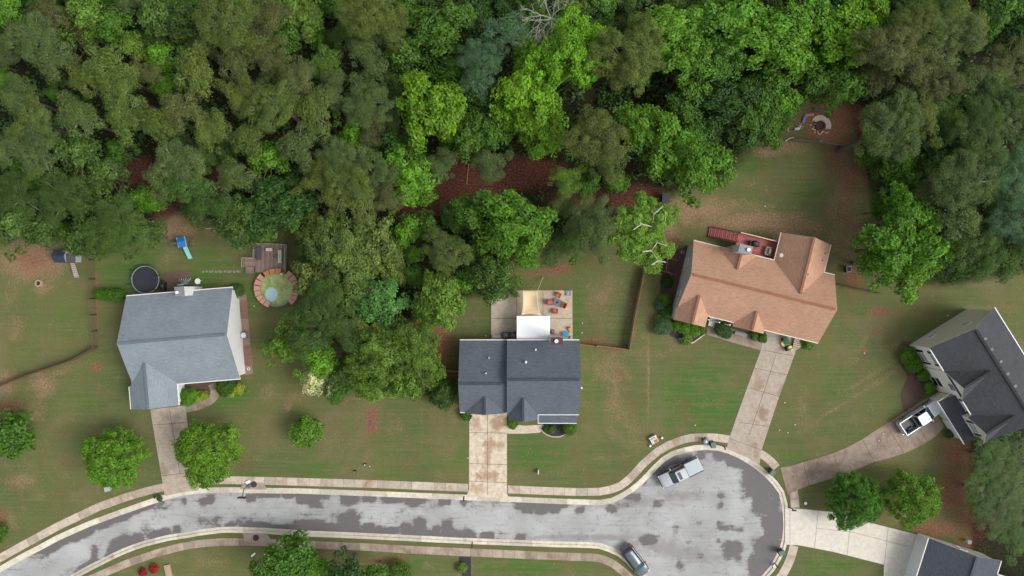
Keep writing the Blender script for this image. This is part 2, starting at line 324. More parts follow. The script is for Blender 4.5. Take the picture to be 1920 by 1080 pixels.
# asphalt road with damp and sealed patches (their own shapes, as the photo shows)
WET = [(470, 935, 8, 7, 1, 0), (387, 940, 14, 8, 1, -20), (343, 941, 5, 5, .8), (505, 927, 20, 6, 1.1), (540, 928, 14, 6, .9), (573, 934, 18, 12, 1.2), (590, 945, 14, 8, 1), (600, 928, 16, 9, .9), (655, 933, 15, 11, 1.2), (648, 945, 10, 7, .8), (690, 933, 9, 8, 1.1),
       (430, 988, 9, 6, 1), (480, 987, 26, 7, 1.1), (530, 989, 26, 5, .9), (582, 987, 28, 12, 1.3), (615, 990, 18, 8, .9), (652, 980, 22, 20, 1.2), (640, 967, 18, 6, .7), (575, 965, 26, 3, .7), (690, 992, 12, 10, 1.2),
       (712, 995, 10, 8, 1.2), (735, 996, 12, 6, 1.1), (762, 992, 10, 12, 1.2), (787, 990, 11, 18, 1.35), (800, 998, 10, 8, .9), (818, 1000, 8, 12, 1.1), (838, 995, 10, 18, 1.2), (850, 1003, 12, 8, .9), (876, 1003, 14, 9, 1.1), (872, 988, 4, 6, .6), (912, 1004, 12, 6, 1), (976, 1009, 8, 6, .9),
       (694, 934, 10, 8, 1), (735, 937, 20, 7, .9), (778, 937, 18, 9, 1.1), (775, 948, 8, 5, .8), (834, 940, 10, 8, 1.0), (869, 942, 5, 8, .9), (985, 947, 18, 9, 1.15), (988, 958, 10, 6, 1), (1019, 945, 16, 12, 1.25), (1015, 957, 12, 8, 1), (1045, 948, 16, 7, 1.1), (1040, 958, 10, 6, .8), (1088, 956, 9, 7, 1),
       (1147, 954, 10, 8, 1.1), (1165, 948, 16, 5, .8), (1188, 932, 14, 8, 1), (1236, 943, 10, 8, .9), (1208, 900, 6, 8, .7), (1222, 882, 8, 8, .9), (1245, 872, 22, 8, 1.1, -35), (1262, 863, 14, 10, 1, -20), (1313, 850, 9, 11, 1.2), (1330, 846, 14, 5, .9), (1347, 853, 10, 14, 1.2), (1365, 855, 12, 12, 1.2),
       (1352, 929, 7, 6, .9), (1350, 948, 8, 5, .8, -30), (1352, 985, 8, 9, .9), (1372, 990, 22, 5, .9, 10), (1267, 993, 6, 8, .7), (1215, 1013, 16, 9, 1.2, -12), (1313, 980, 5, 4, .7), (1291, 1018, 6, 5, .8), (1313, 1042, 8, 6, .8), (1373, 1032, 18, 16, 1.3), (1350, 1013, 6, 5, .7), (1275, 1060, 8, 10, .9),
       (1410, 880, 22, 14, 1.3, 35), (1380, 868, 16, 10, 1.2, 20), (1420, 905, 26, 26, 1.35), (1430, 943, 18, 22, 1.4), (1452, 935, 12, 40, 1.2, 12), (1455, 985, 20, 24, 1.4), (1440, 975, 14, 14, 1.0), (1440, 1035, 24, 26, 1.4), (1455, 1020, 10, 24, 1.2), (1425, 1062, 20, 24, 1.3), (1360, 990, 5, 8, .8),
       (90, 1030, 20, 10, 1.1, -28), (120, 1012, 30, 9, 1.2, -27), (150, 1000, 24, 10, 1.2, -25), (195, 980, 16, 9, 1.2, -25), (225, 968, 20, 8, 1.2, -20), (265, 953, 24, 6, 1, -18), (215, 1030, 12, 20, 1.2, 20), (235, 1018, 12, 16, 1.1), (258, 1012, 10, 12, 1), (293, 1003, 14, 9, 1, -12), (310, 998, 9, 8, 1), (330, 993, 7, 8, 1),
       (275, 990, 12, 10, .62), (370, 970, 22, 8, .55, 10), (400, 977, 14, 10, .55), (455, 975, 24, 10, .55), (300, 950, 10, 8, .6), (176, 1040, 6, 20, .8), (760, 955, 20, 7, .5), (165, 1062, 20, 8, .9, -25)]
DAMP = [(1190, 940, 60, 14, .9), (1290, 930, 90, 14, .8), (1260, 1030, 110, 24, .9, 12), (1340, 1000, 60, 16, .6), (1120, 1008, 130, 8, .9), (1060, 1008, 100, 7, .8), (900, 1008, 70, 5, .6), (1020, 950, 120, 5, .8), (1140, 950, 60, 8, .8), (720, 940, 120, 5, .7), (600, 980, 90, 14, .6), (240, 1000, 90, 14, .5, -22), (480, 985, 70, 8, .7), (1400, 900, 50, 20, .6, 40), (1450, 1000, 26, 70, .8)]  # broad damp areas, a mid-tone over the asphalt
rx = np.arange(-90, 45.01, .3); ry = np.arange(-52, -14, .3)
RX, RY = np.meshgrid(rx, ry); PXX, PYY = RX * PX + 960, 540 - RY * PX
rs = npoly_sd(ROADN, PXX, PYY) / PX
kp = (rs[:-1, :-1] > -.2) & (rs[1:, 1:] > -.2)
cyc = np.clip(rs / 6.0, 0, 1)
rm = grid_mesh('road', RX, RY, np.full(RX.shape, -.12) + .05 * cyc, {'wet': blobs([(a[0], a[1], a[2] * 1.12, a[3] * 1.15) + tuple(a[4:]) for a in WET], PXX, PYY, 4), 'damp': blobs(DAMP, PXX, PYY), 'far': np.clip(rs / 2.2, 0, 1) + np.clip((PXX - 1020) / 120, 0, .6) * (PXX < 1370) + .45 * (PXX >= 1370)}, kp)
q = NT('worn_asphalt')
nm = q.noise(.8, 5, .6, dist=.6); nf = q.noise(6, 5, .7); nl = q.noise(1.2, 5, .6, stretch=(.25, 2.5, 1))
cell = q.n('ShaderNodeTexVoronoi'); cell.feature = 'DISTANCE_TO_EDGE'; cell.inputs['Scale'].default_value = .22; nv = q.n('ShaderNodeTexNoise'); nv.inputs['Scale'].default_value = .5; nv.inputs['Detail'].default_value = 5; q.l(q.co.outputs['Object'], nv.inputs['Vector']); va = q.n('ShaderNodeVectorMath', operation='MULTIPLY_ADD'); q.l(nv.outputs['Color'], va.inputs[0]); va.inputs[1].default_value = (3, 3, 3); q.l(q.co.outputs['Object'], va.inputs[2]); q.l(va.outputs[0], cell.inputs['Vector']); cell.inputs['Scale'].default_value = .12
w_ = q.math('ADD', q.math('ADD', q.attr('wet'), q.ramp(q.attr('far'), 0, 1, .42, 0)), q.math('MULTIPLY', q.math('SUBTRACT', nm, .5), 1.9))
w_ = q.math('ADD', w_, q.math('MULTIPLY', q.math('SUBTRACT', nf, .5), .9))
w_ = q.math('ADD', w_, q.math('MULTIPLY', q.math('SUBTRACT', nl, .5), 1.0))
wm = q.ramp(w_, .50, .86)
asph = q.mix(q.ramp(q.noise(.18, 5, .6), .35, .7), (.335, .336, .326), (.445, .448, .438))
asph = q.mix(q.ramp(nl, .5, .75, 0, .6), asph, (.28, .275, .27))
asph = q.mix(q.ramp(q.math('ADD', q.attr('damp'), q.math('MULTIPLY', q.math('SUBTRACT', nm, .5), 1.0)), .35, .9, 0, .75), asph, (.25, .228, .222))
asph = q.mix(q.ramp(cell.outputs['Distance'], .0, .004, .22, 0), asph, (.16, .15, .15))
asph = q.mix(q.ramp(w_, .15, .6, 0, .45), asph, (.22, .20, .195))
asph = q.mix(wm, asph, q.mix(nf, (.115, .106, .104), (.165, .155, .15)))
asph = q.mix(q.ramp(q.math('MULTIPLY', q.noise(3.5, 5, .75), q.noise(.5, 4, .6)), .31, .36, 0, .5), asph, (.17, .16, .155))
asph = q.scale(asph, q.math('MULTIPLY_ADD', q.noise(30, 3, .7), .5, .76))
q.bump(q.noise(40, 3, .7), .3, .01)
rm.materials.append(q.fin(asph, q.math('MULTIPLY_ADD', wm, -.2, .85), spec=.3))
tag(link('road', rm), kind='structure')

# concrete
def concrete(name, c1, c2, stain, st=.5, ells=()):
    q = NT(name)
    n1 = q.noise(.35, 6, .65, dist=.4); n2 = q.noise(1.6, 6, .7); n3 = q.noise(12, 4, .7)
    c = q.mix(q.ramp(n2, .3, .7), c1, c2)
    c = q.scale(c, q.math('MULTIPLY_ADD', q.attr('tone'), .34, 1.0))
    f = q.ramp(n1, .62 - st * .25, .85 - st * .2, 0, .85)
    for (px, py, rx_, ry_, s_) in ells:
        x, y = G(px, py); v = q.n('ShaderNodeVectorMath', operation='SUBTRACT'); q.l(q.co.outputs['Object'], v.inputs[0]); v.inputs[1].default_value = (x, y, 0)
        v2 = q.n('ShaderNodeVectorMath', operation='MULTIPLY'); q.l(v.outputs[0], v2.inputs[0]); v2.inputs[1].default_value = (PX / rx_, PX / ry_, 0)
        ln = q.n('ShaderNodeVectorMath', operation='LENGTH'); q.l(v2.outputs[0], ln.inputs[0])
        e = q.math('ADD', ln.outputs['Value'], q.math('MULTIPLY', q.math('SUBTRACT', n2, .5), 2.2))
        f = q.math('MAXIMUM', f, q.ramp(e, 1.2, .4, 0, s_))
    c = q.mix(f, c, q.mix(n2, stain, tuple(v * 1.5 for v in stain)))
    c = q.scale(c, q.math('MULTIPLY_ADD', n3, .35, .83))
    q.bump(n3, .25, .01)
    return q.fin(c, .9, spec=.2)
m_walk = concrete('sidewalk_concrete', (.43, .355, .28), (.56, .48, .39), (.24, .15, .10), .62)
m_walk2 = concrete('dirty_sidewalk_concrete', (.33, .255, .20), (.42, .345, .27), (.16, .10, .075), .7)
m_kerb = concrete('kerb_concrete', (.52, .47, .38), (.66, .61, .50), (.30, .22, .16), .4)
m_dr1 = concrete('driveway_concrete_left', (.38, .31, .24), (.50, .43, .34), (.22, .15, .11), .6, [(330, 782, 12, 10, .5)])
m_dr2 = concrete('driveway_concrete_middle', (.50, .41, .30), (.70, .61, .48), (.30, .19, .115), .42,
                 [(932, 795, 14, 20, .9), (893, 795, 9, 20, .6), (918, 832, 16, 12, .8), (937, 835, 10, 10, .7), (914, 855, 8, 30, .7), (915, 892, 28, 12, .8), (895, 915, 16, 10, .5)])
m_dr3 = concrete('driveway_concrete_long', (.36, .30, .235), (.47, .40, .325), (.22, .15, .10), .5, [(1430, 775, 12, 16, .8), (1465, 735, 10, 18, .5)])
m_dr4 = concrete('driveway_concrete_brown', (.27, .205, .155), (.37, .30, .24), (.16, .105, .075), .6)
m_dr5 = concrete('driveway_concrete_new', (.60, .55, .46), (.72, .68, .59), (.40, .32, .23), .1)
m_pat = concrete('patio_concrete', (.46, .385, .28), (.57, .50, .39), (.40, .25, .145), .45)
m_jnt = M('joint_filler', (.10, .075, .06), .9)
m_seal = M('fresh_blacktop', (.030, .030, .034), .8, var=.2, bump=.3)

def ribbon(name, pts, w0, z, mat, seg=None, th=.14, gap=.03, rnd=None, off=0.0):
    """strip of slabs along a photo-pixel polyline; off = sideways shift in metres"""
    rnd = rnd or random.Random(5); P = [Vector(G(*p)) for p in pts]
    L = [0]
    for i in range(1, len(P)): L.append(L[-1] + (P[i] - P[i - 1]).length)
    def at(s):
        s = max(0, min(L[-1], s))
        for i in range(1, len(P)):
            if s <= L[i] or i == len(P) - 1:
                t = (s - L[i - 1]) / (L[i] - L[i - 1] + 1e-9); d = (P[i] - P[i - 1]).normalized(); return P[i - 1].lerp(P[i], t), d
    def nrm(s):
        d = (at(s + .6)[1] + at(s - .6)[1] + at(s)[1]).normalized(); return Vector((-d.y, d.x))
    mb = MB(); seg = seg or 1.5; n = max(1, round(L[-1] / seg)); st = L[-1] / n
    for i in range(n):
        a, b = i * st + gap / 2, (i + 1) * st - gap / 2; t = rnd.uniform(-.5, .5)
        sub = [a, (a + b) / 2, b]
        l = [at(s)[0] + nrm(s) * (w0 / 2 + off) for s in sub]; r = [at(s)[0] - nrm(s) * (w0 / 2 - off) for s in sub]
        mb.flat([tuple(p) for p in r] + [tuple(p) for p in l[::-1]], z - th, z, t=t)
    return mb.build(name, mat)
def S(o): return tag(o, kind='structure')
iN = ROADN[:47]; iS = ROADN[49:]
S(ribbon('kerb', [p for p in ROADN[1:46]], .36, .03, m_kerb, 3.0, .22, .02, off=.30))
S(ribbon('gutter', [p for p in ROADN[1:46]], .40, -.085, m_kerb, 3.0, .14, .02, off=-.08))
S(ribbon('kerb', iS, .36, .03, m_kerb, 3.0, .22, .02, off=.30))
S(ribbon('gutter', iS, .40, -.085, m_kerb, 3.0, .14, .02, off=-.08))
S(ribbon('pavement', [(-60, 1080), (38, 1025), (111, 985.5), (185, 950.5), (241, 930.5), (290, 917), (310, 913)], 1.05, .02, m_walk, 1.5))
S(ribbon('pavement', [(368, 903), (385, 900.5), (409, 900), (498, 901.5), (696, 907.3), (878, 914.5)], 1.05, .02, m_walk, 1.5))
S(ribbon('pavement', [(952, 917.5), (1020, 920.3), (1085, 922.5), (1124, 922), (1145, 918), (1162, 912), (1178, 900), (1192, 886), (1203, 873), (1217, 860), (1233, 846.5), (1252, 835.5), (1274, 826.5), (1292, 821.5), (1310, 820), (1341, 820), (1368, 824)], 1.05, .02, m_walk, 1.5))
S(ribbon('pavement', [(1424, 849), (1436, 857), (1448, 867), (1456, 877)], 1.1, .02, m_walk, 1.5))
S(ribbon('pavement', [(1487, 919), (1490, 936), (1491, 952)], 1.15, .02, m_walk, 1.5))
S(ribbon('pavement', [(1489, 1023), (1484, 1042), (1478, 1058), (1467, 1078), (1452, 1095)], 1.15, .02, m_walk, 1.5))
S(ribbon('pavement', [(130, 1100), (176, 1083), (241, 1055), (297, 1036), (340, 1025), (377, 1019), (414, 1016), (470, 1016), (507, 1017.5), (600, 1022), (696, 1026), (757, 1030)], 1.0, .02, m_walk2, 1.5))
S(ribbon('pavement', [(757, 1030), (865, 1035), (999, 1041), (1060, 1043.5), (1110, 1045), (1130, 1048), (1148, 1056), (1163, 1067), (1180, 1082), (1195, 1100)], 1.05, .02, m_walk2, 1.5))

def sheet(name, pxs, mat, z=.025, th=.12, joints=(), ext=True):
    mb = MB(); mb.flat([G(*p) for p in pxs], z - th, z, t=0.001); o = mb.build(name, [mat])
    S(o)
    return o
JT = MB()
def joints(lst, z, wd=.05):
    for (a, b, c_, d) in lst:
        p, r = Vector(G(a, b)), Vector(G(c_, d)); m_ = (p + r) / 2; v = r - p
        JT.box((m_.x, m_.y, z), (v.length, wd, .006), math.atan2(v.y, v.x))
sheet('driveway', [(282, 768), (347, 760), (351, 790), (366, 905), (374, 914), (372, 919.5), (340, 923.5), (309, 930), (305, 905), (287, 800)], m_dr1, .032)
joints([(284, 797, 350, 792), (304, 892, 362, 885), (318, 768, 338, 890)], .036)
sheet('driveway', [(880, 765), (950.5, 765), (950.5, 925), (954, 934), (874, 931), (879.5, 918)], m_dr2, .032)
joints([(880, 811, 950, 812), (880, 869, 950, 871), (880, 902, 950, 905), (914, 772, 914, 928)], .036)
sheet('driveway', [(1432, 607), (1530, 634), (1493, 656), (1462, 740), (1434, 825), (1427, 846), (1424, 872), (1395, 855), (1362, 841), (1367, 822), (1385, 770), (1427, 655)], m_dr3, .032)
joints([(1427, 656, 1493, 668), (1415, 690, 1476, 703), (1405, 727, 1462, 744), (1388, 792, 1445, 800), (1368, 822, 1434, 846), (1455, 665, 1432, 735), (1432, 735, 1405, 815)], .036)
sheet('driveway', [(1463, 877), (1480, 874), (1529, 860), (1560, 850.6), (1588, 839), (1616, 824), (1640, 808), (1663, 794), (1740, 745), (1770, 800), (1755, 817), (1735, 831), (1715, 841), (1695, 850), (1670, 858), (1638, 866.6), (1605, 880), (1576, 892), (1520, 909), (1489, 921), (1477, 928)], m_dr4, .032)
joints([(1506, 868, 1517, 910), (1562, 851, 1577, 891), (1617, 824, 1639, 866), (1661, 795, 1695, 850), (1722, 800, 1740, 829), (1700, 770, 1722, 800)], .036)
sheet('driveway', [(1472, 953), (1498.6, 953.7), (1560, 960), (1635, 981), (1722, 1003), (1706, 1062), (1694, 1100), (1656, 1100), (1657.5, 1058.7), (1560, 1034), (1496.5, 1022), (1472, 1021)], m_dr5, .032)
joints([(1534, 957, 1527, 1028), (1595, 970, 1588, 1041), (1665, 989, 1658, 1058), (1530, 990, 1600, 998), (1600, 998, 1700, 1024), (1481, 954, 1481, 1021)], .036, .035)
sheet('driveway', [(861, 1044), (883, 1045), (884, 1110), (868, 1110), (866, 1065), (860, 1052)], m_seal, .034)
sheet('patio', [(921, 544.5), (1073, 544.5), (1073.5, 640), (921, 640)], m_pat, .06, .2)
joints([(921, 597, 1073, 597), (969, 545, 969, 636), (1018, 545, 1018, 597)], .064)
sheet('path', [(949, 795), (985, 798), (1018, 796), (1027, 798), (1012, 811), (985, 813), (949, 813)], m_dr2, .028)
sheet('path', [(1320, 616), (1345, 608), (1378, 618), (1428, 636), (1427, 657), (1380, 644), (1327, 628)], m_dr4, .028)
# curved path at the left house, made of flagstones
S(ribbon('path', [(346, 766), (362, 763), (380, 758), (394, 751), (402, 742), (403, 730), (397, 719)], 1.15, .028, m_dr4, .9))
def bed(pxs, z=.03): return sheet('mulch_bed', pxs, m_mulch, z, .1)
m_mulch = M('dark_mulch', (.045, .038, .04), .95, var=.5, scale=4, bump=1.0)
m_mulchb = M('brown_mulch', (.10, .062, .048), .95, var=.45, scale=4, bump=1.0)
bed([(1022, 795), (1082, 796), (1070, 808), (1050, 818), (1035, 817), (1020, 810), (1015, 803)])
sheet('mulch_bed', [(1245, 585), (1258, 600), (1325, 618), (1320, 626), (1297, 643), (1275, 637), (1257, 630), (1243, 612)], m_mulch, .03, .1)
sheet('mulch_bed', [(1325, 592), (1440, 620), (1432, 636), (1376, 617), (1340, 606)], m_mulchb, .024, .1)
sheet('mulch_bed', [(338, 722), (450, 712), (458, 735), (420, 742), (398, 720), (385, 752), (350, 762)], m_mulchb, .020, .1)
sheet('mulch_bed', [(1690, 640), (1706, 640), (1745, 730), (1722, 752), (1695, 775), (1688, 740), (1702, 706), (1686, 680)], m_mulchb, .03, .1)
sheet('mulch_bed', [(1242, 478), (1290, 460), (1255, 598), (1240, 600), (1236, 560)], m_mulchb, .026, .1)
sheet('gravel_strip', [(447, 555), (462, 552), (474, 700), (460, 703)], M('pale_gravel', (.26, .17, .12), .95, var=.4, scale=5, bump=.6), .026, .1)
sheet('dirt_pad', [(309, 510), (355, 508), (357, 545), (300, 548), (300, 530)], M('bare_dirt_pad', (.135, .085, .065), .95, var=.4, scale=2, bump=.5), .024, .1)
sheet('storm_drain', [(455, 906), (492, 904), (502, 918), (450, 917)], m_walk2, .036, .1)
sheet('storm_drain', [(455, 1000), (500, 1000), (512, 1016), (460, 1016)], m_walk2, .036, .1)
tag(JT.build('expansion_joints', m_jnt), kind='structure')
# pale edging round the beds
def edging(pxs, wd=.14, col=m_kerb): S(ribbon('bed_edging', pxs, wd, .09, col, .6, .12, .01))
edging([(1012, 800), (1016, 808), (1024, 815), (1036, 819), (1050, 819), (1063, 813), (1071, 806)], .16, m_dr3)
edging([(1273, 635), (1298, 643.5), (1321, 627)], .12)
# ------------------------------------------------------------------ houses
def slope_uv(o):
    me = o.data; uv = me.uv_layers.new(name='slope')
    for p in me.polygons:
        n = p.normal; u = Vector((-n.y, n.x, 0))
        u = u.normalized() if u.length > 1e-3 else Vector((1, 0, 0)); v = n.cross(u)
        for li in p.loop_indices:
            c = me.vertices[me.loops[li].vertex_index].co; uv.data[li].uv = (c.dot(u), c.dot(v))
m_white = M('white_siding', (.74, .75, .73), .6, var=.05, scale=1.0, grime=(.55, .56, .54))
m_cream = M('cream_siding', (.62, .57, .46), .65, var=.06, scale=1.0, grime=(.50, .46, .38))
m_sage = M('sage_siding', (.50, .52, .47), .7, var=.08, scale=.8, grime=(.40, .42, .37))
m_tan = M('tan_siding', (.66, .63, .51), .7, var=.06, scale=1.0)
m_trim = M('white_trim', (.78, .76, .71), .5, var=.05)
m_soff = M('soffit_paint', (.6, .58, .54), .7, var=.05)
m_glass = M('window_glass', (.05, .07, .08), .06, var=.1, spec=.8)
m_glassp = M('window_glass_with_blinds', (.33, .38, .40), .12, var=.12, spec=.8)
m_shut = M('black_shutter', (.015, .015, .017), .5)
m_black = M('black_metal', (.018, .018, .02), .45, var=.3)
m_grey = M('grey_metal', (.23, .24, .25), .5, .2, var=.25)
m_whitep = M('white_plastic', (.80, .80, .78), .45, var=.06)
m_door = M('white_garage_door', (.72, .76, .78), .45, var=.05)
m_wood = M('weathered_wood', (.23, .175, .13), .85, var=.3, scale=2, bump=.4)
m_fence = M('brown_fence_wood', (.15, .085, .055), .85, var=.3, scale=2, bump=.4)
m_fencel = M('tan_fence_wood', (.40, .25, .14), .85, var=.25, scale=2, bump=.4)
r_blue = shingle('blue_grey_shingles', (.165, .198, .220), (.270, .312, .335))
r_slate = shingle('slate_shingles', (.075, .088, .105), (.145, .163, .19))
r_org = shingle('terracotta_shingles', (.34, .182, .115), (.545, .335, .225))
r_dark = shingle('charcoal_shingles', (.048, .050, .056), (.088, .092, .102), (.045, .042, .040))
r_dusk = shingle('navy_grey_shingles', (.052, .060, .074), (.100, .112, .134))
r_deep = shingle('black_shingles', (.018, .017, .021), (.048, .046, .055))

class Boxes:
    def __init__(s): s.f = []
    def box(s, *a, **k): s.f.append((a, k))

class House:
    def __init__(s, name, px, py, deg, label, cat='house'):
        x, y = G(px, py); s.a = R(deg); s.o = Vector((x, y, 0))
        s.e = thing(name, s.o, label, cat, s.a); s.mats = {}
        s.roof = MB(); s.wall = MB(); s.gut = Boxes(); s.cap = MB()
    def L(s, px, py, h=0.0):
        x, y = G(px, py, h); d = Vector((x, y, 0)) - s.o
        return (d.x * math.cos(s.a) + d.y * math.sin(s.a), -d.x * math.sin(s.a) + d.y * math.cos(s.a))
    def W(s, x, y, z=0.0):
        return (s.o.x + x * math.cos(s.a) - y * math.sin(s.a), s.o.y + x * math.sin(s.a) + y * math.cos(s.a), z)
    def sl(s, pts, th=.16): s.roof.slab(pts, th, 0, 1)
    def gable(s, x0, x1, y0, y1, he, hr, axis='x', r=None, ov=.35, ridge=True, walls=True, gut=True, og=.3):
        T = (lambda a, b, c: (a, b, c)) if axis == 'x' else (lambda a, b, c: (b, a, c))
        if axis == 'y': x0, x1, y0, y1 = y0, y1, x0, x1      # work along the ridge
        r = (y0 + y1) / 2 if r is None else r
        A = [T(x0, y0, he), T(x1, y0, he), T(x1, r, hr), T(x0, r, hr)]
        B = [T(x0, r, hr), T(x1, r, hr), T(x1, y1, he), T(x0, y1, he)]
        if axis == 'y': A, B = A[::-1], B[::-1]
        s.sl(A); s.sl(B)
        if walls:
            wy0, wy1, d = y0 + ov, y1 - ov, .2
            h0 = he + (hr - he) * ov / (r - y0) - d; h1 = he + (hr - he) * ov / (y1 - r) - d
            prof = [(wy0, 0), (wy1, 0), (wy1, h1), (r, hr - d), (wy0, h0)]
            a = [T(x0 + og, p[0], p[1]) for p in prof]; b = [T(x1 - og, p[0], p[1]) for p in prof]
            if axis == 'x': a, b = b, a
            s.wall.prism(a[::-1] if False else b, a)
        if ridge:
            c = T((x0 + x1) / 2, r, hr + .03)
            d = (x1 - x0 - .5, .34, .10) if axis == 'x' else (.34, x1 - x0 - .5, .10)
            s.cap.box(c, d)
        if gut:
            for yy, sg in ((y0, -1), (y1, 1)):
                c = T((x0 + x1) / 2, yy + sg * .055, he - .07); d = (x1 - x0, .11, .13) if axis == 'x' else (.11, x1 - x0, .13)
                s.gut.box(c, d)
        s.main = (x0, x1, y0, r, y1, he, hr)
    def cross(s, xc, wd, yf, he, hr, side=-1, main=None, ov=.3, up=.03, wall=True, ridge=True, gutL=True):
        x0, x1, y0, r, y1, mhe, mhr = main or s.main; ye = y0 if side < 0 else y1
        Y = lambda h: r + (ye - r) * (mhr - h) / (mhr - mhe)
        yb, yeb = Y(hr), Y(he) if he > mhe else ye
        z = up
        A = [(xc - wd, yf, he + z), (xc, yf, hr + z), (xc, yb, hr + z), (xc - wd, yeb, he + z)]
        B = [(xc, yf, hr + z), (xc + wd, yf, he + z), (xc + wd, yeb, he + z), (xc, yb, hr + z)]
        if side > 0: A, B = A[::-1], B[::-1]
        s.sl(A); s.sl(B)
        if wall:
            d = .2; yi = yf + (-side) * .3; k = (hr - he) * ov / wd
            prof = [(xc - wd + ov, 0), (xc + wd - ov, 0), (xc + wd - ov, he + k - d), (xc, hr - d), (xc - wd + ov, he + k - d)]
            yi2 = r * .3 + ye * .7
            a = [(p[0], yi, p[1]) for p in prof]; b = [(p[0], yi2, p[1]) for p in prof]
            if side < 0: s.wall.prism(b, a)
            else: s.wall.prism(a, b)
        if ridge: s.cap.box((xc, (yf + yb) / 2, hr + z + .03), (.30, abs(yf - yb) - .2, .09))
        return yb
    def window(s, c, wd, h, face, mat=None, name='window', shut=0, fr=None):
        """face: '-x','+x','-y','+y'"""
        sg = 1 if face[0] == '+' else -1
        def bx(mb, off, w_, h_, t_, dz=0, du=0, m=0):
            if face[1] == 'x': mb.box((c[0] + sg * off, c[1] + du, c[2] + dz), (t_, w_, h_), m=m)
            else: mb.box((c[0] + du, c[1] + sg * off, c[2] + dz), (w_, t_, h_), m=m)
        fb = MB(); bx(fb, .03, .1, h + .2, .08, 0, -wd / 2 - .05); bx(fb, .03, .1, h + .2, .08, 0, wd / 2 + .05)
        bx(fb, .032, wd, .1, .08, h / 2 + .05); bx(fb, .032, wd, .1, .08, -h / 2 - .05); bx(fb, .02, wd, .05, .06, 0)
        f = fb.build(name, fr or m_trim, s.e)
        p = MB(); bx(p, .0, wd, h, .03); p.build('pane', mat or m_glass, f)
        if shut:
            for sd in (-1, 1):
                sb = MB(); bx(sb, .04, shut, h + .1, .06, 0, sd * (wd / 2 + .1 + shut / 2)); sb.build('shutter', m_shut, s.e)
        return f
    def door(s, c, wd, h, face, mat, name='garage_door', panels=4):
        sg = 1 if face[0] == '+' else -1; mb = MB()
        for i in range(panels):
            z = c[2] + h * (i + .5) / panels
            if face[1] == 'x': mb.box((c[0] + sg * .03, c[1], z), (.08, wd, h / panels - .03))
            else: mb.box((c[0], c[1] + sg * .03, z), (wd, .08, h / panels - .03))
        return mb.build(name, mat, s.e)
    def chimney(s, x, y, w_, d_, h, mat, capm, flue=(0, 0), flr=.2, cover=None):
        mb = MB(); mb.box((x, y, h / 2), (w_, d_, h)); c = mb.build('chimney', mat, s.e)
        mb = MB(); mb.box((x, y, h + .04), (w_ + .08, d_ + .08, .08)); mb.box((x, y, h + .085), (w_ * .8, d_ * .7, .05)); mb.build('chimney_cap', capm, c)
        mb = MB(); mb.cyl((x + flue[0], y + flue[1], h + .1), flr * .7, .25); mb.cyl((x + flue[0], y + flue[1], h + .35), flr, .06); mb.build('flue', m_whitep, c)
        return c
    def pipe(s, x, y, z, r=.05, h=.35, mat=None, name='vent_pipe'):
        mb = MB(); mb.cyl((x, y, z - .25), r * 1.8, .28, 10); mb.cyl((x, y, z), r, h, 10); mb.build(name, mat or m_whitep, s.e)
    def finish(s, rm, wm, trim=None, capm=None):
        trim = trim or m_trim
        o = s.roof.build('roof', [rm, trim], s.e); slope_uv(o)
        if s.cap.f:
            k = s.cap.build('ridge_vent', capm or rm, o); slope_uv(k)
        for a, k in s.gut.f: b_ = MB(); b_.box(*a, **k); b_.build('gutter', trim, o)
        s.wall.build('wall', wm, s.e)
        return s

# 1 ---- left house, blue-grey roof
c_blue = shingle('blue_grey_ridge', (.10, .12, .135), (.17, .20, .22)); c_slate = shingle('slate_ridge', (.04, .046, .056), (.08, .09, .105)); c_org = shingle('terracotta_ridge', (.22, .09, .055), (.34, .16, .10)); c_dark = shingle('charcoal_ridge', (.02, .021, .024), (.05, .052, .058))
m_front = M('pale_front_wall', (.84, .80, .71), .6, var=.05)  # thin front panels, paler than the other walls of the beige house
H = House('house', 361, 630, 4.7, 'white house with pale blue-grey shingle roof beside the round trampoline')
H.gable(-6.95, 6.95, -5.95, 5.95, 2.7, 5.8)
H.cross(-4.4, 3.1, -8.75, 2.7, 4.4, -1)
H.gut.box((-7.56, -7.3, 2.64), (.11, 2.9, .13)); H.gut.box((-1.24, -7.35, 2.64), (.11, 2.75, .13))
H.door((-4.4, -8.45, .05), 4.6, 2.15, '-y', m_door)
cx, cy = H.L(371.5, 544)
H.chimney(cx, cy - .15, 1.15, 1.15, 5.3, m_white, m_grey, (-.2, -.1), .2)
H.wall.box((cx + 1.0, cy - .35, 2.2), (1.3, .8, 4.4)) if False else None
H.window((0.9, -5.55, 1.5), 1.4, 1.3, '-y'); H.window((4.4, -5.55, 1.5), 1.4, 1.3, '-y'); H.door((2.6, -5.55, .1), .95, 2.0, '-y', m_shut, 'door', 1)
H.window((-3.5, 5.55, 1.5), 1.2, 1.2, '+y'); H.window((3.6, 5.55, 1.5), 1.6, 1.2, '+y')
for (u, v) in ((231, 630), (262, 627), (419, 607)): x, y = H.L(u, v, 5.5); H.pipe(x, y, 5.8 - .52 * abs(y), .05, .25, m_grey)
H.finish(r_blue, m_white, None, c_blue); H1 = H

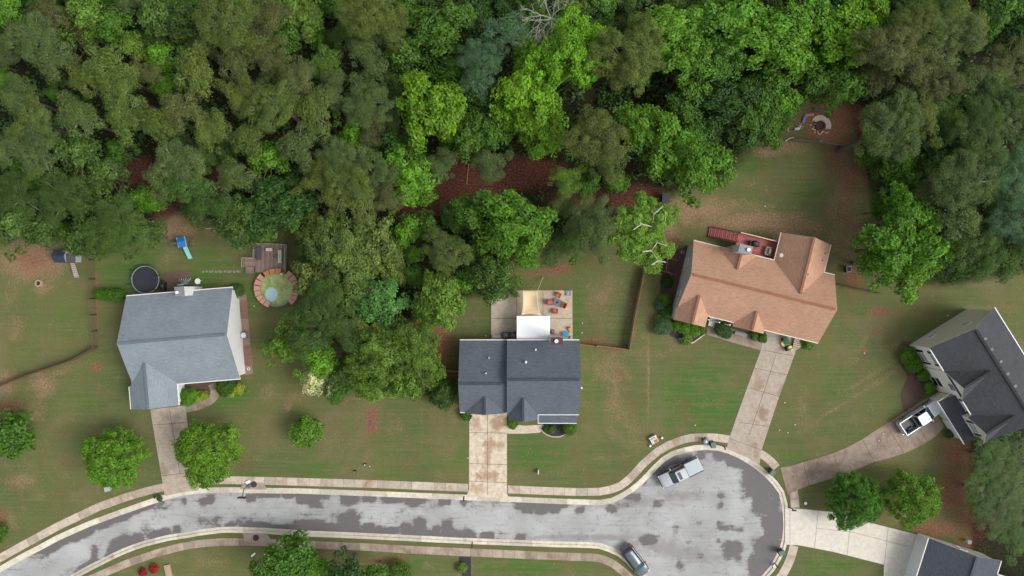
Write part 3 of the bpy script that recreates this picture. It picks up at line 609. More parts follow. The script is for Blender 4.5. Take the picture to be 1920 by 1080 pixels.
# 2 ---- middle house, slate roof
H = House('house', 951, 701, 0, 'slate grey roofed house in the middle with the sail-shaded back patio')
H.gable(-6.14, 0, -4.61, 4.72, 3.0, 5.6, r=-.57, og=.25, gut=False); mL = H.main
H.cross(-2.83, 2.65, -4.72, 3.0, 4.5, -1, wall=False)
H.gable(0.0, 9.29, -4.79, 4.76, 3.6, 6.6, r=.07, og=.12, gut=False); mR = H.main
H.cross(2.06, 1.87, -5.50, 3.6, 5.1, -1, mR)
H.sl([(4.05, -6.0, 3.0), (9.05, -6.0, 3.0), (9.05, -4.5, 3.38), (4.05, -4.5, 3.38)], .12)
for b in (((6.65, -4.84, 3.53), (5.25, .1, .13)), ((6.55, -6.05, 2.93), (5.0, .1, .13)), ((4.02, -5.3, 3.2), (.08, 1.5, .3)), ((-5.0, -4.66, 2.93), (2.2, .1, .13)), ((-.3, -4.66, 2.93), (.5, .1, .13)),
          ((-3.07, 4.78, 2.95), (6.1, .12, .13)), ((4.65, 4.82, 3.53), (9.3, .12, .13))): H.gut.box(*b)
H.window((2.06, -5.22, 1.6), 1.5, 1.4, '-y'); H.door((-2.6, -4.26, .05), 4.8, 2.2, '-y', m_door); H.door((4.9, -4.44, .15), 1.0, 2.05, '-y', m_shut, 'door', 1)
H.window((7.2, -4.44, 1.6), 1.6, 1.4, '-y'); H.window((-3, 4.37, 1.5), 1.3, 1.2, '+y'); H.window((7.9, 4.41, 1.6), 1.2, 1.4, '+y'); H.door((3.4, 4.41, .1), 1.8, 2.05, '+y', m_glassp, 'door', 1)
H.window((-5.89, 1.2, 1.6), 1.0, 1.2, '-x'); H.window((9.17, -1.5, 1.6), 1.0, 1.2, '+x')
H.chimney(6.15, 4.98, 1.45, .8, 7.6, m_white, M('rusty_cap', (.09, .045, .04), .6, .3, var=.5), (-.05, 0), .24)
for k in (4.3, 6.5, 8.8): mb = MB(); mb.box((k, -5.85, 1.45), (.14, .14, 2.9)); mb.build('porch_post', m_trim, H.e)
x, y = H.L(916.5, 672, 5); H.pipe(x, y, 4.35); x, y = H.L(911, 700, 5.4); H.pipe(x, y, 5.35); x, y = H.L(1004.5, 656, 4.8); H.pipe(x, y, 4.5, .07); x, y = H.L(986, 679, 5.6); H.pipe(x, y, 5.55, .09, .4)
t = MB(); [t.box((1.26 + .36 + k * .72, 6.30, 2.93), (.715, 3.0, .12)) for k in range(6)]; t.box((3.42, 7.83, 2.92), (4.36, .08, .14)); t.box((3.42, 6.3, 2.90), (4.28, 2.9, .06)); pc = t.build('patio_cover', M('bright_white_metal', (.93, .93, .92), .45, var=.01), H.e)
for xx in (1.4, 5.4): mb = MB(); mb.box((xx, 7.7, 1.45), (.12, .12, 2.85)); mb.build('post', m_trim, pc)
mb = MB(); mb.tube([(9.3, -1.5, 2.6), (9.7, -1.5, 2.7)], .03); mb.cyl((9.72, -1.5, 2.6), .12, .15, 10); mb.build('wall_lamp', m_trim, H.e)
H.finish(r_slate, m_cream, M('pale_gutter', (.66, .72, .72), .5, var=.05), c_slate); H2 = H

# 3 ---- orange roofed house
H = House('house', 1399.7, 546.8, -13.8, 'orange-brown shingle roofed house with a red deck behind it')
H.gable(-9.35, 9.35, -4.48, 4.48, 3.7, 6.7, og=.25)
x, y = H.L(1411.5, 620, 4.2); xc2 = x
g1a = H.L(1262.5, 599, 3.7); g1b = H.L(1322, 613.5, 3.7)
H.cross((g1a[0] + g1b[0]) / 2, (g1b[0] - g1a[0]) / 2, (g1a[1] + g1b[1]) / 2, 3.7, 5.25, -1)
g2a = H.L(1375, 611, 3.7); g2b = H.L(1431, 627, 3.7)
H.cross((g2a[0] + g2b[0]) / 2, (g2b[0] - g2a[0]) / 2, (g2a[1] + g2b[1]) / 2, 3.7, 5.1, -1)
b1 = H.L(1347, 462.5, 3.7); b2 = H.L(1418.7, 481, 3.7)
H.cross((b1[0] + b2[0]) / 2, (b2[0] - b1[0]) / 2, (b1[1] + b2[1]) / 2 + .05, 3.7, 5.4, 1)
w1 = H.L(1465.6, 435.4, 3.7); w2 = H.L(1557.3, 459.4, 3.7)
xw = (w1[0] + w2[0]) / 2; ww = (w2[0] - w1[0]) / 2; yw = (w1[1] + w2[1]) / 2
H.cross(xw, ww, yw, 3.7, 6.15, 1, ov=.35)
for xx in (xw - ww - .05, xw + ww + .05): H.gut.box((xx, (yw + 4.6) / 2, 3.62), (.12, yw - 4.6, .13))
H.window((-9.1, -2.6, 1.6), .9, 1.2, '-x'); H.window((-9.1, 1.8, 1.6), 1.0, 1.2, '-x', m_glassp)
H.window(((g1a[0] + g1b[0]) / 2, (g1a[1] + g1b[1]) / 2 + .28, 1.7), 1.6, 1.5, '-y'); H.window(((g2a[0] + g2b[0]) / 2, (g2a[1] + g2b[1]) / 2 + .28, 1.7), 1.6, 1.5, '-y')
H.door((6.2, -4.13, .05), 4.8, 2.3, '-y', m_door); H.door((-3.2, -4.13, .2), 1.1, 2.1, '-y', m_shut, 'door', 1)
H.window((xw + ww - .35, 6.5, 1.7), 1.1, 1.3, '+x'); H.window((xw, yw - .3, 3.2), 1.8, 1.3, '+y')
ch = H.L(1364, 473); H.chimney(ch[0], ch[1], 1.55, .95, 7.3, m_sage, m_grey, (.3, 0), .22)
mb = MB(); mb.box((xw - ww - .15, 4.9, 5.2), (.1, .1, .9)); mb.cyl((xw - ww + .0, 5.1, 5.5), .27, .06, 14, r2=.2); mb.build('satellite_dish', M('dish_grey', (.45, .46, .46), .5), H.e)
for (u, v, hh) in ((1332.5, 508, 5.9), (1548, 475, 4.4), (1543, 488, 4.5), (1515.6, 514.6, 6.0)): x, y = H.L(u, v, hh); H.pipe(x, y, hh - .25, .07, .25, m_black)
# porch slab and steps
mb = MB(); p1 = H.L(1330, 600); p2 = H.L(1352, 606); mb.box(((p1[0] + p2[0]) / 2, -4.9, .15), (1.7, 1.5, .3)); mb.build('porch_step', m_whitep, H.e)
for k in range(3): mb = MB(); mb.box((g1b[0] + .3 + k * 1.4, -4.95, 1.8), (.14, .14, 3.6)); mb.build('porch_post', m_trim, H.e)
H.finish(r_org, m_sage, M('cream_trim', (.70, .62, .52), .5, var=.05), c_org); H3 = H

# 4 ---- two-storey house at the right
H = House('house', 1706, 646, -58, 'two-storey beige house with charcoal roof and black shutters beside the white pickup')
m_ventg = M('vent_grey', (.15, .155, .165), .6)
H.gable(-.22, 13.65, -.35, 9.3, 5.2, 7.8, og=.22, gut=False); m4 = H.main
H.cross(5.4, 2.15, -.42, 5.2, 7.35, -1, wall=False)
H.wall.prism([(7.3, .1, 0), (7.3, 0.1, 5), (5.4, .1, 7.1), (3.5, .1, 5), (3.5, .1, 0)], [(7.3, -.12, 0), (7.3, -.12, 5.2), (5.4, -.12, 7.15), (3.5, -.12, 5.2), (3.5, -.12, 0)])
H.cross(11.75, 1.95, -.95, 5.2, 7.15, -1)
H.sl([(7.2, -2.0, 2.75), (11.0, -2.0, 2.75), (11.0, .3, 3.75), (7.2, .3, 3.75)], .14)
H.sl([(11.0, -2.0, 2.75), (13.75, -2.0, 2.75), (13.75, -.3, 3.5), (11.0, -.3, 3.5)], .14)
H.wall.box((10.45, -.9, 1.38), (6.2, 1.5, 2.6))
H.gut.box((10.45, -2.06, 2.68), (6.6, .12, .14)); H.gut.box((1.65, -.40, 5.13), (3.2, .12, .14)); H.gut.box((8.75, -.40, 5.13), (1.9, .12, .14)); H.gut.box((6.7, 9.36, 5.13), (13.8, .12, .14))
H.gut.box((.06, -.03, 2.6), (.14, .14, 5.2)); H.gut.box((7.15, -1.0, 2.85), (.1, 1.9, .2))
for z in (1.55, 4.15):
    for (xx, n_) in ((1.75, 2),): H.window((xx, -.025, z), 1.35, 1.4, '-y', m_glassp, shut=.32)
H.window((5.9, -.15, 4.25), 1.0, 1.0, '-y'); H.window((5.55, -.15, 1.35), 1.3, 1.9, '-y', m_shut)
H.window((8.9, -.025, 4.45), 1.35, 1.15, '-y', m_glassp, shut=.32); H.window((11.75, -.64, 4.45), 1.35, 1.2, '-y', m_glassp, shut=.32)
H.window((0.0, 5.6, 4.2), .9, 1.2, '-x', m_glassp); H.window((0.0, 2.2, 1.6), .9, .6, '-x')
H.door((9.0, -1.65, .05), 2.5, 2.15, '-y', m_door); H.door((12.0, -1.65, .05), 2.5, 2.15, '-y', m_door)
for (u, v) in ((1848, 635), (1860, 655), (1877, 678), (1890, 701), (1904, 724)):
    x, y = H.L(u, v, 7.6); mb = MB(); mb.box((x, y, 7.42), (.26, .26, .3)); mb.box((x, y, 7.58), (.34, .34, .05)); mb.build('roof_vent', m_ventg, H.e)
for (a_, b_) in ((.14, 3.44), (7.36, 9.9)): mb = MB(); mb.box(((a_ + b_) / 2, -.011, 2.5), (b_ - a_, .02, 5.0)); mb.build('front_panel', m_front, H.e)
mb = MB(); mb.prism([(7.24, -.14, .05), (7.24, -.14, 5.1), (5.4, -.14, 7.05), (3.56, -.14, 5.1), (3.56, -.14, .05)], [(7.24, -.125, .05), (7.24, -.125, 5.1), (5.4, -.125, 7.05), (3.56, -.125, 5.1), (3.56, -.125, .05)][::1]); mb.build('front_panel', m_front, H.e)
H.finish(r_dark, m_tan, m_trim, c_dark); H4 = H
# the front face is paler panels, the pent roof darker
mb = MB()
for (a, b, z0, z1, yy) in ((.15, 3.45, 0, 5.0, -.006), (7.35, 10.0, 0, 5.0, -.006)): pass

# 5 ---- corner house bottom right
H = House('house', 1720.5, 999.5, -17.4, 'white house with navy-grey roof at the end of the pale new driveway')
H.gable(-.4, 9.4, -11, .3, 3.1, 5.5, axis='y', ov=.4, og=.28); 
H.gable(9.0, 17, -12, -1.6, 3.1, 5.2, og=.3)
H.door((0.0, -3.0, .05), 4.6, 2.3, '-x', m_door); H.window((0.0, -8.0, 1.6), 1.2, 1.3, '-x'); H.window((5, 0.02, 1.6), 1.0, 1.2, '+y')
H.finish(r_dusk, m_white); H5 = H

# ------------------------------------------------------------------ fences and yard structures
def fence(pxs, h, mat, label, post=2.4, th=.05, prail=None, loc=None, group=None, wire=False):
    x0, y0 = G(*pxs[0]); e = thing('fence', (x0, y0, 0), label, 'fence', group=group)
    P = [Vector(G(*p)) - Vector((x0, y0)) for p in pxs]
    for a, b in zip(P[:-1], P[1:]):
        d = b - a; n = max(1, round(d.length / post)); an = math.atan2(d.y, d.x)
        for i in range(n):
            p0 = a + d * (i / n); p1 = a + d * ((i + 1) / n); c = (p0 + p1) / 2; sg = (p1 - p0).length
            if wire:
                mb = MB()
                for z_ in (.1, .4, .7, 1.0): mb.box((c.x, c.y, h * z_), (sg, .04 if z_ < 1 else .09, .02 if z_ < 1 else .06), an)
                for k in range(int(sg / .3)): q_ = p0.lerp(p1, (k + .5) / int(sg / .3)); mb.box((q_.x, q_.y, h / 2), (.012, .012, h), an)
                mb.build('wire_panel', mat, e); mb = MB(); mb.box((p0.x, p0.y, h / 2 + .05), (.11, .11, h + .1), an); mb.build('post', m_black, e); continue
            mb = MB(); nb = max(3, int(sg / .15))
            for k in range(nb):
                q_ = p0.lerp(p1, (k + .5) / nb); mb.box((q_.x, q_.y, h / 2 + .02 * ((k * 7) % 3 - 1)), (sg / nb - .012, th * .5, h), an)
            mb.box((c.x - math.sin(an) * .04, c.y + math.cos(an) * .04, h * .8), (sg, .05, .09), an)
            mb.build('fence_panel', mat, e)
            mb = MB(); mb.box((p0.x, p0.y, h / 2 + .05), (.11, .11, h + .1), an); mb.build('post', prail or mat, e)
    mb = MB(); mb.box((P[-1].x, P[-1].y, h / 2 + .05), (.11, .11, h + .1)); mb.build('post', prail or mat, e)
    return e
fence([(178, 487), (179, 560), (184, 650)], 1.3, m_fence, 'brown post and wire fence running up and down beside the trampoline lawn', wire=True)
fence([(184, 652), (140, 675), (60, 702), (-30, 736)], 1.3, m_fence, 'dark fence running diagonally to the left edge of the photo')
fence([(1087, 645), (1117, 648.5)], 1.5, m_fencel, 'short tan fence joined to the right corner of the slate roofed house')
fence([(1118, 647), (1177, 654.5), (1188, 590), (1207, 500)], 1.6, m_fencel, 'tan privacy fence turning up along the right of the patio lawn')
fence([(829, 693), (864, 695)], 1.5, m_fencel, 'short brown fence left of the slate roofed house')
fence([(1213, 503), (1250, 511), (1264, 515)], 1.2, M('grey_fence_wood', (.20, .16, .13), .9, var=.3), 'low grey fence beside the left wall of the orange roofed house')
fence([(1568, 533), (1600, 540), (1642, 549)], 1.2, m_fence, 'dark low fence right of the orange roofed house')
fence([(1484, 263), (1530, 268), (1582, 276)], .9, M('grey_rail_wood', (.22, .20, .19), .9, var=.3), 'grey board fence below the old white ring at the wood edge')
fence([(1440, 256), (1457, 257), (1458, 268)], .9, _mc['grey_rail_wood'], 'short corner of grey boards left of the gap in the fence')
# ------------------------------------------------------------------ vegetation
def leaf_mat(name='foliage'):
    q = NT(name)
    oi = q.n('ShaderNodeObjectInfo')
    t = q.math('MULTIPLY_ADD', q.attr('tone'), 1.0, 1.0)
    c = q.scale(oi.outputs['Color'], t)
    c = q.mix(q.ramp(q.noise(.45, 3, .5), .35, .7, 0, .35), c, q.mix(1.0, c, (1.55, 1.4, .9), 'MULTIPLY'))
    q.t.nodes.remove(q.b)
    d = q.n('ShaderNodeBsdfDiffuse'); tr = q.n('ShaderNodeBsdfTranslucent'); gl = q.n('ShaderNodeBsdfGlossy'); gl.inputs['Roughness'].default_value = .5
    q.l(c, d.inputs[0]); q.l(q.mix(1.0, c, (1.25, 1.15, .55), 'MULTIPLY'), tr.inputs[0]); gl.inputs[0].default_value = (.5, .5, .5, 1)
    m1 = q.n('ShaderNodeMixShader'); m1.inputs[0].default_value = .35; q.l(d.outputs[0], m1.inputs[1]); q.l(tr.outputs[0], m1.inputs[2])
    m2 = q.n('ShaderNodeMixShader'); m2.inputs[0].default_value = .035; q.l(m1.outputs[0], m2.inputs[1]); q.l(gl.outputs[0], m2.inputs[2])
    q.l(m2.outputs[0], q.out.inputs[0]); return q.mat
m_leaf = leaf_mat()
m_bark = M('bark', (.12, .095, .075), .95, var=.35, scale=2, bump=.6)
m_barkp = M('pale_bark', (.38, .34, .31), .9, var=.2, scale=2)

def leaf_mesh(name, C, N, S_, asp, tone, seed=0):
    rng = np.random.default_rng(seed); n = len(C)
    N = N / (np.linalg.norm(N, axis=1, keepdims=True) + 1e-9)
    A = rng.normal(size=(n, 3)); T = np.cross(N, A); T /= np.linalg.norm(T, axis=1, keepdims=True) + 1e-9
    B = np.cross(N, T); s = S_[:, None]; b = s * asp
    V = np.stack([C - T * s, C - B * b + T * s * .1, C + T * s, C + B * b + T * s * .1], 1).reshape(-1, 3)
    me = bpy.data.meshes.new(name); me.vertices.add(4 * n); me.vertices.foreach_set('co', V.ravel())
    me.loops.add(4 * n); me.loops.foreach_set('vertex_index', np.arange(4 * n, dtype=np.int32))
    me.polygons.add(n); me.polygons.foreach_set('loop_start', np.arange(n, dtype=np.int32) * 4)
    a = me.attributes.new('tone', 'FLOAT', 'FACE'); a.data.foreach_set('value', tone.astype(np.float32))
    me.update(calc_edges=True); me.materials.append(m_leaf); return me

def crown(kind, Rr, Hc, seed):
    rng = np.random.default_rng(seed)
    P = dict(
        wood=dict(sp=1.25, dip=.34, rc=(.55, 1.05), fl=.72, lf=105, ls=(.13, .24), asp=.62, lob=.40, low=-.25, up=.5, ct=.16),
        lawn=dict(sp=.80, dip=.24, rc=(.36, .80), fl=.78, lf=75, ls=(.11, .19), asp=.62, lob=.24, low=-.45, up=.4, ct=.14),
        pine=dict(sp=1.0, dip=.42, rc=(.42, .95), fl=.55, lf=190, ls=(.10, .19), asp=.22, lob=.38, low=-.15, up=.7, ct=.15),
        conifer=dict(sp=.6, dip=.3, rc=(.35, .6), fl=1.0, lf=90, ls=(.12, .22), asp=.25, lob=.16, low=-.3, up=.3, ct=.12),
        oak=dict(sp=1.0, dip=.30, rc=(.5, .95), fl=.7, lf=110, ls=(.12, .20), asp=.6, lob=.26, low=-.3, up=.45, ct=.22),
        shrub=dict(sp=.22, dip=.12, rc=(.16, .3), fl=.8, lf=40, ls=(.05, .09), asp=.6, lob=.1, low=-.3, up=.4, ct=.12))[kind]
    _k = rng.uniform(.72, 1.22); P['ls'] = (P['ls'][0] * _k, P['ls'][1] * _k); P['lf'] = int(P['lf'] / _k ** 1.6)
    area = 2 * math.pi * Rr * Rr; nc = max(14, int(area / (P['sp'] ** 2) * 1.25))
    ph = rng.uniform(0, 6.28, 4)
    nc = int(nc * 1.25); z = rng.uniform(P['low'], 1, nc); az = rng.uniform(0, 2 * math.pi, nc)
    hf = nc // 2; z[:hf] = np.sqrt(1 - rng.uniform(0, .97, hf)); r = np.sqrt(1 - z * z)
    D = np.stack([r * np.cos(az), r * np.sin(az), z], 1)
    f = 1 + P['lob'] * (.5 * np.sin(3 * az + ph[0]) + .35 * np.sin(5 * az + ph[1]) + .3 * np.sin(4 * z + 2 * az + ph[2]))
    f *= 1 - P['dip'] * rng.uniform(0, 1, nc) ** 1.5
    Cc = D * f[:, None] * Rr * np.array([1, 1, P['fl']])
    if kind == 'conifer':
        rad = np.sqrt(rng.uniform(0, 1, nc)); Cc = np.stack([np.cos(az) * Rr * rad * f * 1.1, np.sin(az) * Rr * rad * f * 1.1, (1 - rad) * Rr * 1.1 + rng.uniform(-.4, .3, nc)], 1)
    rc = rng.uniform(*P['rc'], nc); ct = rng.normal(0, P['ct'], nc)
    Cs, Ns, Ss, Ts = [], [], [], []
    for i in range(nc):
        m = int(P['lf'] * (rc[i] / P['rc'][1]) ** 1.6) + 6
        d = rng.normal(size=(m, 3)); d /= np.linalg.norm(d, axis=1, keepdims=True); d[:, 2] = np.where(d[:, 2] < -.35, -d[:, 2], d[:, 2])
        rr = rc[i] * rng.uniform(.35, 1, (m, 1)) ** .6
        if kind in ('wood', 'lawn'): rr = rr * (1 + .35 * (rng.uniform(size=(m, 1)) > .92))
        c = Cc[i] + d * rr * np.array([1, 1, .62])
        Cs.append(c); Ns.append(d * .7 + D[i] * .3 + rng.normal(size=(m, 3)) * .55 + np.array([0, 0, P['up']]))
        Ss.append(rng.uniform(*P['ls'], m)); Ts.append(np.clip(ct[i] + rng.normal(0, .17, m) + .10 * d[:, 2], -.6, .8))
    C = np.concatenate(Cs); C[:, 2] += Hc
    C[:, 2] = np.maximum(C[:, 2], .05)
    me = leaf_mesh('crown', C, np.concatenate(Ns), np.concatenate(Ss), P['asp'], np.concatenate(Ts), seed)
    # trunk with limbs
    rnd = random.Random(seed); t = MB(); tr = .045 * Rr + .05 if kind != 'shrub' else .03
    top = Hc + Rr * P['fl'] * .35
    t.tube([(0, 0, 0), (.1 * rnd.uniform(-1, 1), .1, Hc * .4), (.05, -.05, Hc * .8), (0, 0, top)], [tr * 1.5, tr * 1.1, tr * .8, tr * .3], 8)
    for i in rng.choice(nc, min(nc, {'shrub': 4, 'pine': 20}.get(kind, 12)), replace=False):
        c = Cc[i] + np.array([0, 0, Hc]); s0 = (0, 0, max(.1, Hc - Rr * .35 * rnd.random())); md = (c[0] * .5, c[1] * .5, s0[2] * .45 + c[2] * .55)
        t.tube([s0, md, tuple(c)], [tr * .45, tr * .3, tr * .1], 5, m=1 if kind == 'pine' else 0)
    tm = bpy.data.meshes.new('trunk'); tm.from_pydata(t.v, [], t.f); tm.materials.append(m_bark); tm.materials.append(m_barkp); tm.polygons.foreach_set('material_index', t.m); tm.update()
    return me, tm
PROT = {}
def proto(kind, Rr, Hc, seeds): PROT.setdefault(kind, []).append((Rr, Hc, [crown(kind, Rr, Hc, s) for s in seeds]))
proto('wood', 2.1, 5.5, (11, 12)); proto('wood', 3.6, 8.5, (13, 14)); proto('wood', 5.4, 11, (15, 16, 17))
proto('lawn', 2.0, 2.6, (21,)); proto('lawn', 4.0, 4.0, (22, 23))
proto('pine', 2.3, 9, (31, 32)); proto('pine', 3.6, 12, (33, 34, 35)); proto('pine', 5.2, 14, (36, 37))
proto('oak', 4.6, 8.0, (25, 26)); proto('oak', 3.0, 6.0, (27,)); proto('conifer', 3.6, 3.0, (41,)); proto('conifer', 2.1, 2.0, (42,))
proto('shrub', .45, .35, (51, 52)); proto('shrub', .9, .6, (53, 54))
COLS = {'bright': ((.108, .250, .020), 'bright green'), 'yellow': ((.140, .300, .014), 'yellow-green'), 'mid': ((.072, .168, .018), 'mid green'), 'dark': ((.040, .100, .016), 'dark green'),
        'olive': ((.125, .180, .038), 'olive'), 'grey': ((.112, .168, .050), 'grey-green'), 'blue': ((.090, .182, .085), 'blue-green'), 'brown': ((.115, .142, .045), 'brownish olive'),
        'deep': ((.070, .134, .026), 'deep green'), 'cream': ((.42, .46, .26), 'cream flowering'), 'ltolive': ((.125, .225, .030), 'light olive'), 'sea': ((.080, .205, .050), 'sea green'), 'spring': ((.125, .268, .020), 'bright green'), 'fern': ((.085, .215, .026), 'fresh green'), 'lime': ((.27, .36, .035), 'lime green')}
rt = random.Random(77); _lab = set(); WT = []
LMK = [('the trampoline', 271, 524), ('the blue slide', 352, 455), ('the round pool', 519, 541), ('the small coop', 130, 478), ('the tan shade sail', 993, 568), ('the red deck stairs', 1355, 443), ('the old white ring', 1538, 235),
       ('the white pickup', 1722, 783), ('the silver pickup', 1274, 886), ('the fire pit', 74, 531), ('the bare grey tree', 1035, 15), ('the dark hatchback', 1191, 1051)]
def place_label(px, py, cw, kind, size):
    cand = sorted(LMK, key=lambda l: math.hypot(l[1] - px, l[2] - py))
    for l in cand:
        dx, dy = round((px - l[1]) / 14), round((l[2] - py) / 14)
        s = []
        if dy: s.append(f"{abs(dy)}m {'above' if dy > 0 else 'below'}")
        if dx: s.append(f"{abs(dx)}m {'right' if dx > 0 else 'left'} of")
        rel = ' and '.join(s)
        lb = f"{size} {cw} {kind}, {rel} {l[0]}"
        if lb not in _lab: _lab.add(lb); return lb
def tree(px, py, r, kind, col, label=None, group=None, cat='tree', hs=1.0, fx=1.0, jit=True, bark=None):
    r = r * {'lawn': .86, 'oak': .92, 'conifer': .88, 'wood': .96, 'pine': .96}.get(kind, 1)
    best = min(PROT[kind], key=lambda p: abs(p[0] - r / PX))
    Rr, Hc, ms = best
    k = (r / PX) / (Rr + (r / PX) * Hc * hs / CH)       # uniform scale so that the crown fills r pixels at its height
    x, y = G(px, py, min(40, k * Hc * hs)); cm, tm = ms[rt.randrange(len(ms))]
    base, cw = COLS[col]
    nm = {'pine': 'pine_tree', 'wood': 'broadleaf_tree', 'oak': 'oak_tree', 'lawn': 'lawn_tree', 'conifer': 'conifer_tree', 'shrub': 'shrub'}[kind]
    kn = {'pine': 'pine', 'wood': 'leafy tree', 'oak': 'dense leafy tree', 'lawn': 'round lawn tree', 'conifer': 'conifer', 'shrub': 'shrub'}[kind]
    size = 'small' if r < 27 else ('broad' if r >= 48 else 'medium')
    lb = label or place_label(px, py, cw, kn, size)
    e = thing(nm, (x, y, 0), lb, 'shrub' if kind == 'shrub' else cat, rt.uniform(0, 6.28), group)
    e.scale = (k * fx, k / fx, k * hs)
    c = link('crown', cm, e); j = (lambda: rt.uniform(.95, 1.05)) if jit else (lambda: 1)
    g_ = rt.uniform(.85, 1.12) if jit else 1
    c.color = (base[0] * j() * g_, base[1] * g_, base[2] * j() * g_, 1)
    tk = link('trunk', tm, e)
    WT.append((px, py, r)); return e
GW = 'trees of the woods behind the houses'
W_ = lambda s: [tuple(t.split(',')) for t in s.split()]
